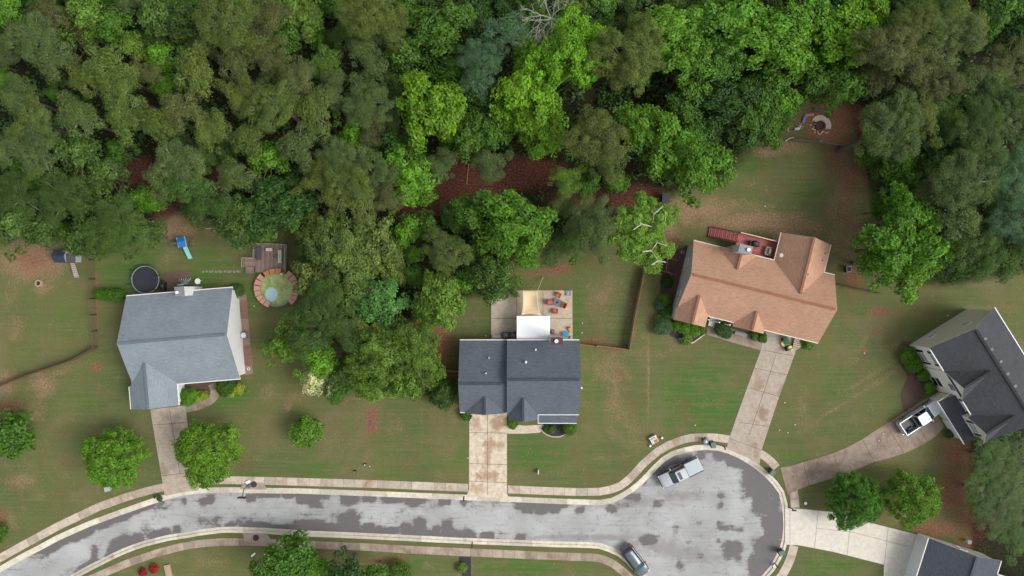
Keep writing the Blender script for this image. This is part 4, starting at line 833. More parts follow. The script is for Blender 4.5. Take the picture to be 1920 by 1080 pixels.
LIST = """
25,20,32,wood,bright 95,25,32,pine,brown 165,32,38,wood,ltolive 212,55,38,wood,mid 250,88,26,wood,ltolive 300,30,40,wood,deep 352,42,36,wood,deep 430,38,55,pine,olive 478,75,36,pine,olive
62,70,45,pine,grey 15,95,32,pine,grey 105,112,35,pine,grey 158,62,26,pine,brown 200,125,40,pine,olive 165,150,32,pine,olive 308,112,30,wood,bright 312,165,28,wood,bright 368,138,40,pine,olive 455,182,38,pine,olive
230,172,36,pine,olive 100,172,17,pine,mid 137,192,20,pine,mid 30,178,36,pine,grey 10,150,22,wood,bright 150,222,40,pine,grey 62,228,46,pine,olive 240,218,40,pine,olive 292,232,36,pine,olive 398,245,38,pine,olive
340,205,36,pine,brown 440,122,32,pine,brown 270,140,30,pine,brown 330,255,30,wood,deep 70,285,46,pine,grey 152,292,40,wood,deep 62,330,38,wood,mid 18,278,34,pine,grey 118,368,44,pine,deep 38,372,42,pine,deep
28,425,40,wood,deep 92,430,38,wood,deep 180,372,44,wood,deep 168,442,42,wood,deep 222,430,56,pine,deep 268,440,36,wood,deep 332,318,50,pine,grey 350,345,40,pine,deep 283,375,30,wood,bright 228,288,26,wood,mid
398,385,36,pine,deep 372,395,30,wood,deep 445,330,34,pine,grey 445,410,44,wood,deep 125,433,18,wood,bright 420,290,30,wood,deep 205,330,34,wood,deep 380,300,30,pine,deep
560,30,46,wood,ltolive 602,78,24,wood,bright 540,70,34,wood,mid 690,30,50,pine,olive 735,58,36,pine,olive 625,12,28,wood,mid 500,40,40,pine,brown 505,110,32,pine,brown 612,122,32,pine,ltolive
692,108,36,pine,grey 525,130,34,pine,olive 565,150,36,pine,brown 760,108,40,wood,mid 828,52,50,wood,mid 882,28,44,wood,dark 905,112,42,pine,blue 950,60,36,pine,blue 895,150,32,pine,blue
803,205,60,wood,yellow 850,235,34,wood,ltolive 690,192,46,pine,grey 622,172,34,pine,grey 518,195,46,pine,olive 592,215,38,pine,olive 668,246,32,wood,bright 858,140,38,wood,mid 740,275,34,wood,dark
885,175,32,wood,mid 740,150,30,wood,deep 700,245,30,pine,brown 730,225,26,pine,grey 560,270,36,pine,grey 505,300,36,wood,bright 470,255,34,pine,olive 640,300,44,pine,grey 700,330,44,pine,grey 645,350,44,pine,olive 600,335,36,pine,olive
680,385,34,pine,olive 725,375,30,pine,brown 520,388,54,wood,dark 545,350,30,wood,dark 500,410,34,wood,mid 555,410,34,wood,mid 772,328,48,wood,bright 790,355,30,wood,bright 826,310,30,pine,grey 920,310,32,pine,grey
880,258,42,wood,mid 925,245,36,wood,mid 1062,105,70,wood,yellow 985,175,56,wood,yellow 1010,240,52,wood,yellow 965,215,40,wood,bright 1100,75,36,wood,yellow 1000,85,40,wood,bright
1175,112,66,pine,olive 1195,70,36,pine,olive 1118,262,56,pine,olive 1062,338,30,pine,ltolive 1135,310,34,pine,olive 1205,242,46,wood,bright 1255,275,50,wood,bright 1312,318,54,wood,bright 1240,310,36,wood,mid 1275,210,34,wood,mid 1300,255,34,wood,mid
1258,60,56,wood,bright 1290,115,46,wood,bright 1385,45,60,wood,bright 1350,110,44,wood,mid 1440,85,56,wood,bright 1330,40,40,wood,mid 1370,185,46,wood,dark 1420,225,46,wood,mid 1395,250,34,wood,deep 1300,165,36,wood,mid 1440,165,40,wood,mid
1100,345,26,wood,mid 1155,345,22,wood,bright 1330,245,30,wood,dark
1505,30,56,wood,bright 1560,65,56,wood,yellow 1610,28,48,wood,yellow 1480,110,40,wood,bright 1540,105,36,wood,yellow 1575,165,42,wood,mid 1520,155,36,wood,mid 1467,190,32,wood,bright 1450,230,26,wood,bright 1600,130,28,wood,mid
1655,92,50,pine,brown 1718,48,48,pine,olive 1778,78,52,pine,grey 1800,35,36,pine,olive 1868,22,44,wood,mid 1905,60,36,wood,dark 1890,120,46,pine,brown 1842,150,40,pine,grey 1755,150,44,pine,brown 1705,120,38,pine,brown 1640,140,34,pine,brown
1800,195,34,wood,dark 1865,185,48,pine,grey 1672,240,58,pine,grey 1640,255,36,pine,grey 1720,225,40,pine,olive 1830,250,56,pine,grey 1900,230,46,pine,grey 1765,215,38,pine,deep 1760,290,44,wood,dark 1685,305,34,wood,mid 1637,295,26,wood,mid
1800,345,54,pine,grey 1892,325,48,pine,blue 1740,350,36,pine,grey 1705,345,32,wood,mid 1690,410,48,wood,bright 1650,395,20,wood,mid 1670,465,50,wood,bright 1735,470,50,wood,bright 1700,500,50,wood,bright 1640,490,38,wood,bright 1720,430,40,wood,bright
1830,470,48,pine,grey 1902,420,48,pine,blue 1850,420,40,wood,dark 1885,480,40,pine,grey 1800,420,40,pine,grey 1860,380,38,pine,grey 1790,500,28,wood,dark 1710,265,30,wood,mid
965,410,54,wood,bright 940,440,40,wood,bright 1000,430,40,wood,bright 985,465,34,wood,bright 1100,418,46,pine,grey 1115,440,38,pine,grey 1055,385,26,pine,grey 1070,450,30,wood,mid 1040,470,28,pine,deep
762,430,30,wood,bright 800,424,26,wood,mid 880,405,36,wood,mid 850,410,26,wood,deep 838,472,42,pine,olive 775,475,18,wood,bright 782,520,22,wood,mid 882,527,27,wood,bright 925,520,44,oak,deep 925,480,34,oak,deep 900,470,26,wood,mid 948,542,20,oak,deep 828,560,48,oak,ltolive 805,592,30,oak,ltolive
640,470,68,oak,olive 700,460,50,oak,olive 600,440,44,oak,olive 600,520,48,oak,olive 660,540,50,oak,deep 730,500,36,oak,olive 610,580,44,pine,deep 575,590,30,pine,deep 715,570,50,oak,sea 735,615,34,wood,mid
715,672,64,oak,ltolive 775,662,58,oak,ltolive 690,640,48,oak,olive 700,718,38,oak,ltolive 768,700,44,oak,ltolive 645,620,36,pine,deep 545,640,36,oak,ltolive 512,655,22,wood,ltolive 600,675,34,wood,bright 640,695,30,wood,deep 575,640,30,pine,deep
"""
for t in W_(LIST):
    px_, py_, r_ = float(t[0]), float(t[1]), float(t[2]); t = list(t)
    if px_ > 1785 and py_ > 150 and t[4] in ('grey', 'brown'): t[4] = 'deep' if int(px_ + py_) % 3 else 'grey'
    tree(px_, py_, r_ * 1.03, t[3], t[4], group=GW, fx=rt.uniform(.82, 1.22), hs=rt.uniform(.85, 1.15))
# trees with labels of their own
tree(592, 716, 28, 'wood', 'cream', 'cream flowering tree at the lower left corner of the tree clump')
tree(632, 735, 26, 'wood', 'mid', 'small green tree right of the cream flowering tree')
tree(828, 732, 33, 'conifer', 'deep', 'dark green conifer touching the left wall of the slate roofed house')
tree(575, 808, 31, 'lawn', 'spring', 'smallest round lawn tree standing alone on the front grass')
tree(392, 846, 66, 'lawn', 'spring', 'large round tree leaning over the left driveway')
tree(217, 856, 62, 'lawn', 'spring', 'large round tree left of the left driveway')
tree(18, 812, 48, 'lawn', 'mid', 'round tree cut by the left edge of the photo')
tree(-2, 1000, 18, 'lawn', 'mid', 'small tree just cut off above the bottom left corner')
tree(1600, 936, 57, 'conifer', 'fern', 'feathery green conifer overhanging the pale new driveway')
tree(1707, 932, 56, 'lawn', 'spring', 'bright green tree on red soil right of the feathery conifer')
tree(548, 1044, 48, 'lawn', 'fern', 'green tree below the storm drain south of the street')
tree(498, 1068, 34, 'wood', 'mid', 'low green tree at the bottom edge left of the street tree')
tree(588, 1072, 34, 'lawn', 'spring', 'lighter green tree at the bottom edge below the street')
tree(648, 1072, 34, 'wood', 'dark', 'dark tree at the bottom edge on reddish mulch')
tree(700, 1082, 30, 'wood', 'mid', 'mid green tree at the bottom edge left of the blacktop drive')
tree(748, 1078, 22, 'shrub', 'ltolive', 'pale leafy bush at the bottom edge near the blacktop drive')
for (a, b, r_, cc, lb) in ((1860, 860, 44, 'pine deep', 'dark pine below the two-storey beige house'), (1895, 910, 44, 'pine grey', 'grey pine at the right edge below the beige house'), (1845, 925, 44, 'pine deep', 'dark pine leaning over red soil at lower right'),
                           (1880, 970, 44, 'pine grey', 'grey pine above the navy roofed corner house'), (1905, 1010, 36, 'pine deep', 'lowest pine at the right edge'), (1880, 830, 32, 'wood dark', 'dark leafy tree hiding the gable end of the beige house'), (1912, 850, 30, 'pine grey', 'small pine against the charcoal roof at the right edge')):
    kd, cl = cc.split(); tree(a, b, r_, kd, cl, lb, hs=.42)
# filling trees beneath the big crowns
EXC = [(245, 322, 46, 34), (418, 335, 26, 28), (345, 378, 16, 20), (868, 345, 78, 42), (990, 325, 66, 34), (1075, 375, 70, 22), (1195, 372, 52, 34), (1550, 232, 70, 56), (80, 470, 60, 36), (330, 405, 30, 30), (830, 660, 40, 60), (1010, 500, 40, 30), (1180, 460, 40, 40), (1230, 430, 60, 50)]
nfill = 0; pts = list(WT)
yy = -20
while yy < 620:
    xx = -60
    while xx < 1990:
        ax, ay = xx + rt.uniform(-14, 14), yy + rt.uniform(-14, 14); r_ = rt.uniform(19, 30)
        ok = ay < woodb(ax) - r_ * .9 and nfill < 150 and not any(((ax - e[0]) / (e[2] + 12)) ** 2 + ((ay - e[1]) / (e[3] + 12)) ** 2 < 1 for e in EXC)
        if ok: ok = all(math.hypot(ax - p[0], ay - p[1]) > .52 * p[2] + .32 * r_ for p in pts)
        if ok:
            kd = 'pine' if (ax < 720 or ax > 1640) and rt.random() < .45 else 'wood'
            cl = rt.choice(['dark', 'deep', 'mid'] if kd == 'wood' else ['grey', 'olive', 'deep'])
            tree(ax, ay, r_, kd, cl, group=GW, hs=rt.uniform(.7, .9)); pts.append((ax, ay, r_)); nfill += 1
        xx += 30
    yy += 30
# low undergrowth filling the gaps of the woods: one mass nobody could count
_r = np.random.default_rng(3); nC = 5200; ux = _r.uniform(-72, 72, nC); uy = _r.uniform(-20, 44, nC); upx = ux * PX + 960; upy = 540 - uy * PX
_w = (woodb(upx) - upy > 10) & (blobs(CLR, upx, upy) < .35); ux, uy = ux[_w], uy[_w]; m_ = len(ux); rad = _r.uniform(.4, 1.3, m_); hh = _r.uniform(.3, 1.7, m_)
K = 16; d_ = _r.normal(size=(m_, K, 3)); d_ /= np.linalg.norm(d_, axis=2, keepdims=True); d_[..., 2] = np.abs(d_[..., 2])
Cu = np.stack([ux, uy, hh * .5], 1)[:, None, :] + d_ * rad[:, None, None] * np.array([1, 1, .6]); Cu = Cu.reshape(-1, 3); nn = len(Cu)
um = leaf_mesh('undergrowth', Cu, d_.reshape(-1, 3) + np.array([0, 0, .8]), _r.uniform(.16, .30, nn), .6, np.repeat(_r.normal(0, .22, m_), K) + _r.normal(0, .15, nn), 5)
uo = link('undergrowth', um); uo.color = (.050, .115, .020, 1); tag(uo, 'low green undergrowth on the floor of the woods', 'undergrowth', kind='stuff')
print('trees', len(WT), 'fill', nfill)

# bare trees
def branches(mb, p, d, L, r, depth, rnd, spread=.55):
    q1 = p + d * L * .5 + Vector((rnd.uniform(-1, 1), rnd.uniform(-1, 1), rnd.uniform(-.3, .4))) * L * .10
    q2 = p + d * L
    mb.tube([p, q1, q2], [r, r * .85, r * .65], 5)
    if depth == 0: return
    for i in range(rnd.choice((2, 3))):
        nd = (d + Vector((rnd.gauss(0, spread), rnd.gauss(0, spread), rnd.gauss(0, spread * .5)))).normalized()
        branches(mb, q2, nd, L * rnd.uniform(.6, .85), r * .62, depth - 1, rnd, spread)
x, y = G(1035, 22, 12); e = thing('bare_tree', (x, y, 0), 'leafless grey tree with tangled branches at the top edge', 'tree')
rb = random.Random(4); mb = MB(); mb.tube([(0, 0, 0), (.2, .1, 6), (0, 0, 9.5)], [.28, .22, .18], 8)
mb.build('trunk', m_barkp, e)
mb = MB()
for k in range(9): a = k * .7 + rb.uniform(-.2, .2); branches(mb, Vector((0, 0, 9.2 + rb.random())), Vector((math.cos(a) * 1.1, math.sin(a) * .8, .45)).normalized(), 1.35, .085, 4, rb, .5)
mb.build('branches', m_barkp, e)
# green tree with pale bare limbs beside the orange roofed house
x, y = G(1212, 432, 8); e = thing('broadleaf_tree', (x, y, 0), 'green tree with pale bare limbs showing, left of the orange roofed house', 'tree')
Rr, Hc, ms = PROT['wood'][1]
for (dx, dy, s_, z_) in ((-1.6, 1.0, .62, 1.0), (1.3, 1.6, .55, 1.2), (-2.0, -1.6, .6, .4), (.8, -2.4, .62, .2), (0, 0, .5, .8), (-.6, 2.6, .45, 1.1)):
    c = link('foliage', ms[int(dx) % 2][0], e); c.location = (dx, dy, 8 - 8.5 * s_ + z_ * .6); c.scale = (s_, s_, s_); c.color = (.155, .30, .035, 1); c.rotation_euler = (0, 0, dx * 2)
mb = MB(); mb.tube([(2.6, -1.4, 0), (2.2, -.9, 4), (1.2, -.2, 8)], [.26, .22, .17], 8); mb.build('trunk', m_barkp, e)
mb = MB(); rb = random.Random(9)
limbs = [[(1.2, -.2, 8), (.4, .3, 9.6), (.5, 1.8, 10.2), (-.3, 2.6, 10.6)], [(1.2, -.2, 8), (1.0, -1.6, 9.6), (.2, -2.6, 10.1), (1.0, -3.8, 10.2)], [(.4, .3, 9.6), (-1.0, .6, 10.2), (-1.9, 1.2, 10.4)], [(-1.0, .6, 10.2), (-2.0, -.1, 10.4)],
         [(.2, -2.6, 10.1), (-.9, -2.7, 10.3)], [(1.2, -.2, 8), (1.9, 1.0, 10), (1.8, 2.0, 10.5)], [(1.0, -1.6, 9.6), (2.0, -2.0, 10.1)], [(.5, 1.8, 10.2), (1.5, 2.7, 10.6)], [(1.0, -3.8, 10.2), (.2, -4.3, 10.3)], [(1.0, -3.8, 10.2), (1.9, -4.0, 10.3)]]
for l in limbs: mb.tube(l, [.085 - .02 * i for i in range(len(l))], 6)
mb.build('limb', M('chalky_bark', (.50, .44, .38), .9, var=.15), e)
# a few pale dead branches showing through the pine crowns and twigs on the ground
for (a, b, an, L_, h_) in ((652, 58, 35, 2.2, 13.5), (745, 18, -20, 2.0, 14), (600, 160, 160, 2.4, 12.5), (1155, 150, 60, 1.4, 14), (100, 45, 20, 2.0, 14), (1130, 270, 40, 1.8, 12), (1290, 155, 25, 1.4, 9), (1180, 110, 200, 1.2, 14), (1820, 60, -5, 2.4, 14), (1360, 210, 20, 1.2, 8), (860, 130, 60, 1.8, 10)):
    pass
# shrubs
SH = [(353, 743, 14, 'bright', 1, 'rounded green shrub between the driveway and curved path'), (371, 746, 6, 'lime', 0, 'lime shrub beside the rounded green shrub by the driveway'), (383, 742, 6.5, 'lime', 0, 'lime shrub at the inside of the curved path'), (376, 738, 4, 'lime', 0, 'tiny lime tuft between the two lime shrubs'),
      (424, 725, 14, 'mid', 1, 'rounded green shrub right of the curved path'), (448, 729, 8, 'lime', 0, 'lime shrub farthest right under the white gable'), (433, 736, 6.5, 'lime', 0, 'lime shrub just below the right rounded shrub'), (444, 545, 11, 'deep', 1, 'dark shrub at the upper right corner of the pale roofed house'),
      (961, 793, 9, 'bright', 1, 'green shrub beside the top of the middle driveway'), (1068, 801, 12, 'ltolive', 1, 'yellowish shrub at the right end of the front mulch bed'), (1034, 805, 6, 'deep', 0, 'small shrub in the middle of the front mulch bed'), (1024, 803, 4.5, 'mid', 0, 'small plant at the left of the front mulch bed'), (874, 777, 8, 'mid', 0, 'shrub left of the garage of the slate roofed house'),
      (1243, 612, 14, 'blue', 1, 'grey-blue shrub at the lower left corner of the orange roofed house'), (1235, 600, 9, 'ltolive', 1, 'yellow-green shrub outside the left bed corner'), (1248, 585, 10, 'mid', 1, 'green shrub against the lower left wall of the orange roofed house'), (1246, 560, 10, 'bright', 1, 'leafy shrub halfway along the left wall of the orange roofed house'), (1250, 530, 9, 'dark', 1, 'dark shrub below the low grey fence'),
      (1240, 572, 8, 'blue', 1, 'silvery shrub beside the left wall shrubs'), (1268, 611, 9, 'bright', 1, 'first of the three clipped green shrubs under the orange gable'), (1283, 616, 10, 'bright', 1, 'middle of the three clipped green shrubs under the orange gable'), (1300, 620, 10, 'bright', 1, 'last of the three clipped green shrubs under the orange gable'), (1317, 618, 6, 'ltolive', 0, 'olive shrub at the corner of the front porch'),
      (1287, 635, 8, 'ltolive', 0, 'lone olive shrub near the tip of the front mulch bed'), (1351, 616, 11, 'deep', 1, 'dark spiky shrub in front of the porch'), (1362, 624, 9, 'blue', 1, 'silvery spiky shrub beside the walk to the porch'), (1414, 631, 6, 'mid', 0, 'small plant under the second orange gable'), (1429, 633, 7, 'mid', 0, 'small plant at the corner of the garage apron'), (1505, 640, 5, 'ltolive', 0, 'small shrub right of the wooden steps'), (1515, 645, 8, 'bright', 0, 'bright green clump at the right corner of the garage'),
      (1700, 665, 13, 'bright', 1, 'green shrub at the left corner of the two-storey beige house'), (1712, 682, 13, 'bright', 1, 'green shrub second along the beige house front'), (1731, 704, 9, 'bright', 1, 'round shrub third along the beige house front'), (1743, 727, 9, 'bright', 1, 'round shrub nearest the garage of the beige house'), (1780, 813, 6, 'deep', 0, 'small shrub at the end of the beige garage wall'), (866, 1064, 7, 'ltolive', 1, 'weedy shrub along the blacktop drive'), (300, 935, 4, 'deep', 0, 'weed on the verge left of the left driveway')]
for (a, b, r_, cl, big, lb) in SH: tree(a, b, r_ * 1.1, 'shrub', cl, lb, cat='shrub')
for i, (a, b, r_) in enumerate(((289, 1066, 7), (268, 1073, 6))):
    COLS['redleaf'] = ((.34, .03, .035), 'red'); tree(a, b, r_, 'shrub', 'redleaf', ('red-leaved shrub nearest the stone slab at bottom left', 'red-leaved shrub farther left at the bottom edge')[i])
# clipped hedge by the trampoline
x, y = G(216, 552); e = thing('hedge', (x, y, 0), 'long clipped green hedge left of the trampoline', 'hedge')
for k in range(4):
    c = link('foliage', PROT['shrub'][1][2][k % 2][0], e); c.location = (-1.25 + k * .82, 0, 0); c.scale = (.78, .78, 1.5); c.color = (.085, .22, .02, 1); c.rotation_euler = (0, 0, k)
# ------------------------------------------------------------------ vehicles
def paint(name, col, metal=.0, rough=.3, coat=.6, var=.03): return M(name, col, rough, metal, var=var, coat=coat)
m_tyre = M('tyre_rubber', (.02, .02, .022), .85); m_rim = M('wheel_rim', (.45, .46, .48), .3, .9)
m_vglass = M('car_glass', (.012, .03, .034), .05, var=.02, spec=.9)
m_vglassd = M('dark_car_glass', (.006, .007, .008), .08, var=.02, spec=.6)
m_lampw = M('headlamp_glass', (.75, .77, .8), .15); m_lampr = M('tail_lamp_red', (.35, .01, .02), .2)
def loft(mb, secs, m=None):
    """secs: rings of equal length; m(i,k) -> material"""
    b = len(mb.v); n = len(secs[0])
    for r in secs: mb.v += [tuple(p) for p in r]
    for i in range(len(secs) - 1):
        for k in range(n):
            j = (k + 1) % n; mb.f.append((b + i * n + k, b + i * n + j, b + (i + 1) * n + j, b + (i + 1) * n + k)); mb.m.append(m(i, k) if m else 0); mb.t.append(0)
    mb.f.append(tuple(b + k for k in range(n))[::-1]); mb.m.append(0); mb.t.append(0)
    e = b + (len(secs) - 1) * n; mb.f.append(tuple(e + k for k in range(n))); mb.m.append(0); mb.t.append(0)
def bodyring(x, w_, zb, zs, zt, inn=.17):
    # from bottom left round over the top to bottom right
    return [(x, -w_ * .93, zb), (x, -w_, zb + .22), (x, -w_, zs), (x, -w_ + inn * .45, zt - .04), (x, -w_ + inn, zt), (x, 0, zt + .02), (x, w_ - inn, zt), (x, w_ - inn * .45, zt - .04), (x, w_, zs), (x, w_, zb + .22), (x, w_ * .93, zb)]
def side_m(i, k): return 1 if k in (0, 1, 2, 7, 8, 9) else 0
def wheel(e, x, y, r=.38, wd=.27):
    s = 1 if y > 0 else -1
    mb = MB(); mb.tube([(x, y - s * wd, r), (x, y, r)], r, 20); w_ = mb.build('wheel', m_tyre, e)
    mb = MB(); mb.tube([(x, y - s * .05, r), (x, y + s * .015, r)], r * .62, 14); mb.build('rim', m_rim, w_)
def rr(x0, x1, y, z0, z1): return [(x0, y, z0), (x1, y, z0), (x1, y, z1), (x0, y, z1)]
def pickup(px, py, deg, label, top, side, cover, glass, roofrect=False):
    x, y = G(px, py, .8); e = thing('pickup_truck', (x, y, -.07), label, 'pickup truck', R(deg)); e.scale = (1, 1, 1.12)
    hw = .98; mb = MB()
    # nose and hood
    loft(mb, [bodyring(2.88, .82, .45, .75, .86), bodyring(2.82, .93, .35, .92, 1.02), bodyring(2.5, hw, .32, 1.0, 1.12), bodyring(1.6, hw, .32, 1.04, 1.20), bodyring(1.25, hw, .32, 1.06, 1.22), bodyring(-.75, hw, .32, 1.06, 1.20)], side_m)
    mb.build('body', [top, side], e, True, bevel=0)
    # cab greenhouse
    mb = MB(); zr = 1.88
    def cr(x, wb, wt, z0, z1): return [(x, -wb, z0), (x, wb, z0), (x, wt, z1), (x, -wt, z1)]
    b_ = [(1.42, 1.18), (.62, zr), (-.68, zr), (-.86, 1.2)]
    L_ = [(1.42, -.84, 1.18), (.62, -.70, zr - .03), (-.66, -.70, zr - .03), (-.86, -.88, 1.18)]; Rr_ = [(p[0], -p[1], p[2]) for p in L_]
    mb.prism(L_, Rr_); mb.build('cab', side, e)
    mb = MB(); mb.poly([(1.44, -.78, 1.215), (1.44, .78, 1.215), (.66, .66, zr - .04), (.66, -.66, zr - .04)][::1]); mb.v = [(v[0] + .025, v[1], v[2] + .02) for v in mb.v]; mb.build('windshield', glass, e)
    mb = MB(); mb.poly([(-.70, .62, zr - .07), (-.885, .76, 1.27), (-.885, -.76, 1.27), (-.70, -.62, zr - .07)]); mb.v = [(v[0] - .02, v[1], v[2]) for v in mb.v]; mb.build('rear_window', glass, e)
    for s in (-1, 1):
        mb = MB(); q_ = [(1.18, s * .86, 1.24), (.60, s * .725, zr - .10), (-.02, s * .725, zr - .10), (-.02, s * .875, 1.24)]; mb.poly(q_ if s < 0 else q_[::-1]); q_ = [(-.10, s * .875, 1.24), (-.10, s * .725, zr - .10), (-.60, s * .725, zr - .10), (-.74, s * .885, 1.24)]; mb.poly(q_ if s < 0 else q_[::-1]); mb.build('side_window', m_vglassd, e)
    mb = MB(); loft(mb, [[(x_, -.58 * k, zr - .02), (x_, -.72 * k, zr - .03), (x_, -.66 * k, zr + .03), (x_, 0, zr + .05), (x_, .66 * k, zr + .03), (x_, .72 * k, zr - .03), (x_, .58 * k, zr - .02)] for x_, k in ((.70, .95), (.55, 1), (-.5, 1), (-.72, .96))]); rf = mb.build('roof', top, e)
    if roofrect: mb = MB(); mb.box((.28, 0, zr + .05), (.42, 1.0, .02)); mb.build('sunroof', M('sunroof_glass', (.11, .10, .115), .25), rf)
    # bed
    mb = MB()
    for s in (-1, 1):
        mb.box((-1.85, s * .93, .80), (2.05, .10, .90), m=1); mb.box((-1.85, s * .93, 1.265), (2.07, .12, .04), m=1 if cover else 0)
    mb.box((-2.86, 0, .80), (.08, 1.95, .86), m=1); mb.box((-2.86, 0, 1.255), (.10, 1.95, .04), m=0); mb.box((-.84, 0, .85), (.08, 1.80, .80), m=1); mb.box((-1.85, 0, .62), (2.05, 1.80, .08), m=2); bd = mb.build('bed', [top, side, m_black], e)
    mb = MB()
    if cover: mb.box((-1.84, 0, 1.275), (1.96, 1.74, .05)); mb.build('bed_cover', cover, bd)
    else:
        for s in (-1, 1): mb.box((-1.85, s * .62, .75), (.75, .25, .24))
        mb.build('wheel_arch', m_black, bd)
    mb = MB(); mb.box((-2.97, 0, .52), (.14, 1.85, .18)); mb.build('rear_bumper', M('chrome', (.55, .56, .57), .2, .9), e)
    mb = MB(); mb.box((2.90, 0, .50), (.12, 1.75, .24)); mb.build('front_bumper', side, e)
    for s in (-1, 1):
        mb = MB(); mb.box((2.77, s * .76, .93), (.22, .26, .14)); mb.build('headlight', m_lampw, e)
        mb = MB(); mb.box((-2.88, s * .88, 1.02), (.10, .14, .36)); mb.build('tail_light', m_lampr, e)
        mb = MB(); mb.box((1.05, s * 1.10, 1.26), (.14, .22, .16)); mb.build('wing_mirror', M('mirror_shell', (.5, .52, .54), .3), e)
        for k in (.55, -.45): mb = MB(); mb.box((k, s * .995, 1.0), (.18, .04, .035)); mb.build('door_handle', m_rim, e)
        wheel(e, 1.85, s * .98); wheel(e, -1.85, s * .98)
    return e
p_sil = paint('silver_car_paint', (.52, .55, .57), .35, .28); p_blk = paint('black_car_paint', (.012, .013, .015), 0, .15)
p_wht = paint('white_car_paint', (.74, .79, .80), 0, .3); p_whs = paint('white_car_paint_shaded', (.36, .43, .46), 0, .3)  # side copy of the white has shade put into its colour
pickup(1274.5, 886, 180 + 26, 'silver-topped pickup with dark sides parked in the turning circle', p_sil, p_blk, M('pale_bed_cover', (.44, .50, .53), .5, var=.05), m_vglass, True)
pickup(1724, 782, 33, 'white pickup with an open dark bed in front of the beige garage', p_wht, p_whs, None, m_vglass)
# hatchback / crossover
x, y = G(1190.5, 1051.5, .8); e = thing('car', (x, y, -.07), 'dark grey-green hatchback parked against the south kerb', 'car', R(-53))
p_gg = paint('skylit_green_car_paint', (.10, .13, .15), .2, .3); p_dk = paint('dark_green_car_paint', (.02, .035, .036), .2, .2)  # paler top colour has the sky's reflection painted into it
mb = MB(); loft(mb, [bodyring(2.28, .55, .40, .6, .72), bodyring(2.2, .74, .32, .74, .84), bodyring(1.95, .88, .28, .84, .95), bodyring(1.1, .92, .26, .92, 1.04), bodyring(0, .92, .26, .94, 1.02), bodyring(-1.6, .92, .28, .96, 1.04), bodyring(-2.15, .86, .34, .92, 1.02), bodyring(-2.3, .66, .42, .7, .85)], side_m)
mb.build('body', [p_gg, p_dk], e, True)
mb = MB(); L_ = [(1.15, -.78, 1.02), (.45, -.62, 1.46), (-1.65, -.60, 1.48), (-2.08, -.74, 1.02)]; mb.prism(L_, [(p[0], -p[1], p[2]) for p in L_]); mb.build('cab', p_dk, e)
mb = MB(); mb.poly([(1.17, -.72, 1.05), (1.17, .72, 1.05), (.50, .58, 1.46), (.50, -.58, 1.46)]); mb.v = [(v[0] + .02, v[1], v[2] + .02) for v in mb.v]; mb.build('windshield', m_vglass, e)
mb = MB(); mb.poly([(-1.70, .55, 1.45), (-2.08, .66, 1.08), (-2.08, -.66, 1.08), (-1.70, -.55, 1.45)]); mb.v = [(v[0] - .02, v[1], v[2] + .01) for v in mb.v]; mb.build('rear_window', m_vglass, e)
for s in (-1, 1):
    mb = MB(); q_ = [(.95, s * .785, 1.06), (.42, s * .655, 1.43), (-1.55, s * .64, 1.44), (-1.85, s * .76, 1.06)]; mb.poly(q_ if s < 0 else q_[::-1]); mb.build('side_window', m_vglassd, e)
mb = MB(); loft(mb, [[(x_, -.50 * k, 1.44), (x_, -.64 * k, 1.44), (x_, -.58 * k, 1.50), (x_, 0, 1.53), (x_, .58 * k, 1.50), (x_, .64 * k, 1.44), (x_, .50 * k, 1.44)] for x_, k in ((.52, .9), (.38, 1), (-1.5, .98), (-1.78, .88))]); mb.build('roof', p_gg, e, True)
for s in (-1, 1):
    mb = MB(); mb.box((2.08, s * .68, .80), (.24, .24, .16), s * -.5); mb.build('headlight', m_lampw, e)
    mb = MB(); mb.box((-2.12, s * .72, 1.0), (.24, .26, .24), s * .4); mb.build('tail_light', m_lampr, e)
    mb = MB(); mb.box((.85, s * 1.0, 1.08), (.14, .2, .13)); mb.build('wing_mirror', p_dk, e)
    wheel(e, 1.4, s * .92, .33, .22); wheel(e, -1.35, s * .92, .33, .22)
mb = MB(); mb.box((-2.30, 0, .55), (.10, 1.3, .14)); mb.build('rear_bumper', m_rim, e)
# ride-on mower
x, y = G(1473, 643); e = thing('ride_on_mower', (x, y, .03), 'green ride-on mower with yellow seat and deck by the garage', 'lawn mower', R(115))
m_gr = paint('mower_green', (.03, .16, .06)); m_ye = paint('mower_yellow', (.75, .60, .10))
mb = MB(); loft(mb, [[(x_, -w_, .35), (x_, -w_, zt - .1), (x_, -w_ * .7, zt), (x_, w_ * .7, zt), (x_, w_, zt - .1), (x_, w_, .35)] for x_, w_, zt in ((.95, .20, .72), (.8, .28, .85), (.15, .30, .95), (0, .25, .9))]); mb.build('hood', m_gr, e)
mb = MB(); mb.box((-.35, 0, .38), (.9, .62, .12)); mb.box((-.75, 0, .62), (.5, .75, .3)); mb.build('body', m_gr, e)
mb = MB(); mb.box((-.62, 0, .86), (.46, .46, .12)); mb.box((-.86, 0, 1.08), (.12, .46, .42)); mb.build('seat', m_ye, e, bevel=.04)
mb = MB(); mb.cyl((.1, .28, .2), .42, .13, 14); mb.build('mowing_deck', m_ye, e)
mb = MB(); mb.ring((-.08, 0, 1.02), .18, .13, .04, 14); mb.tube([(.05, 0, .8), (-.08, 0, 1.03)], .025); mb.build('steering_wheel', m_black, e)
for (a, b, r_) in ((.62, -.42, .19), (.62, .42, .19), (-.72, -.48, .28), (-.72, .48, .28)): mb = MB(); s = 1 if b > 0 else -1; mb.tube([(a, b - s * .18, r_), (a, b, r_)], r_, 14); mb.build('wheel', m_tyre, e)

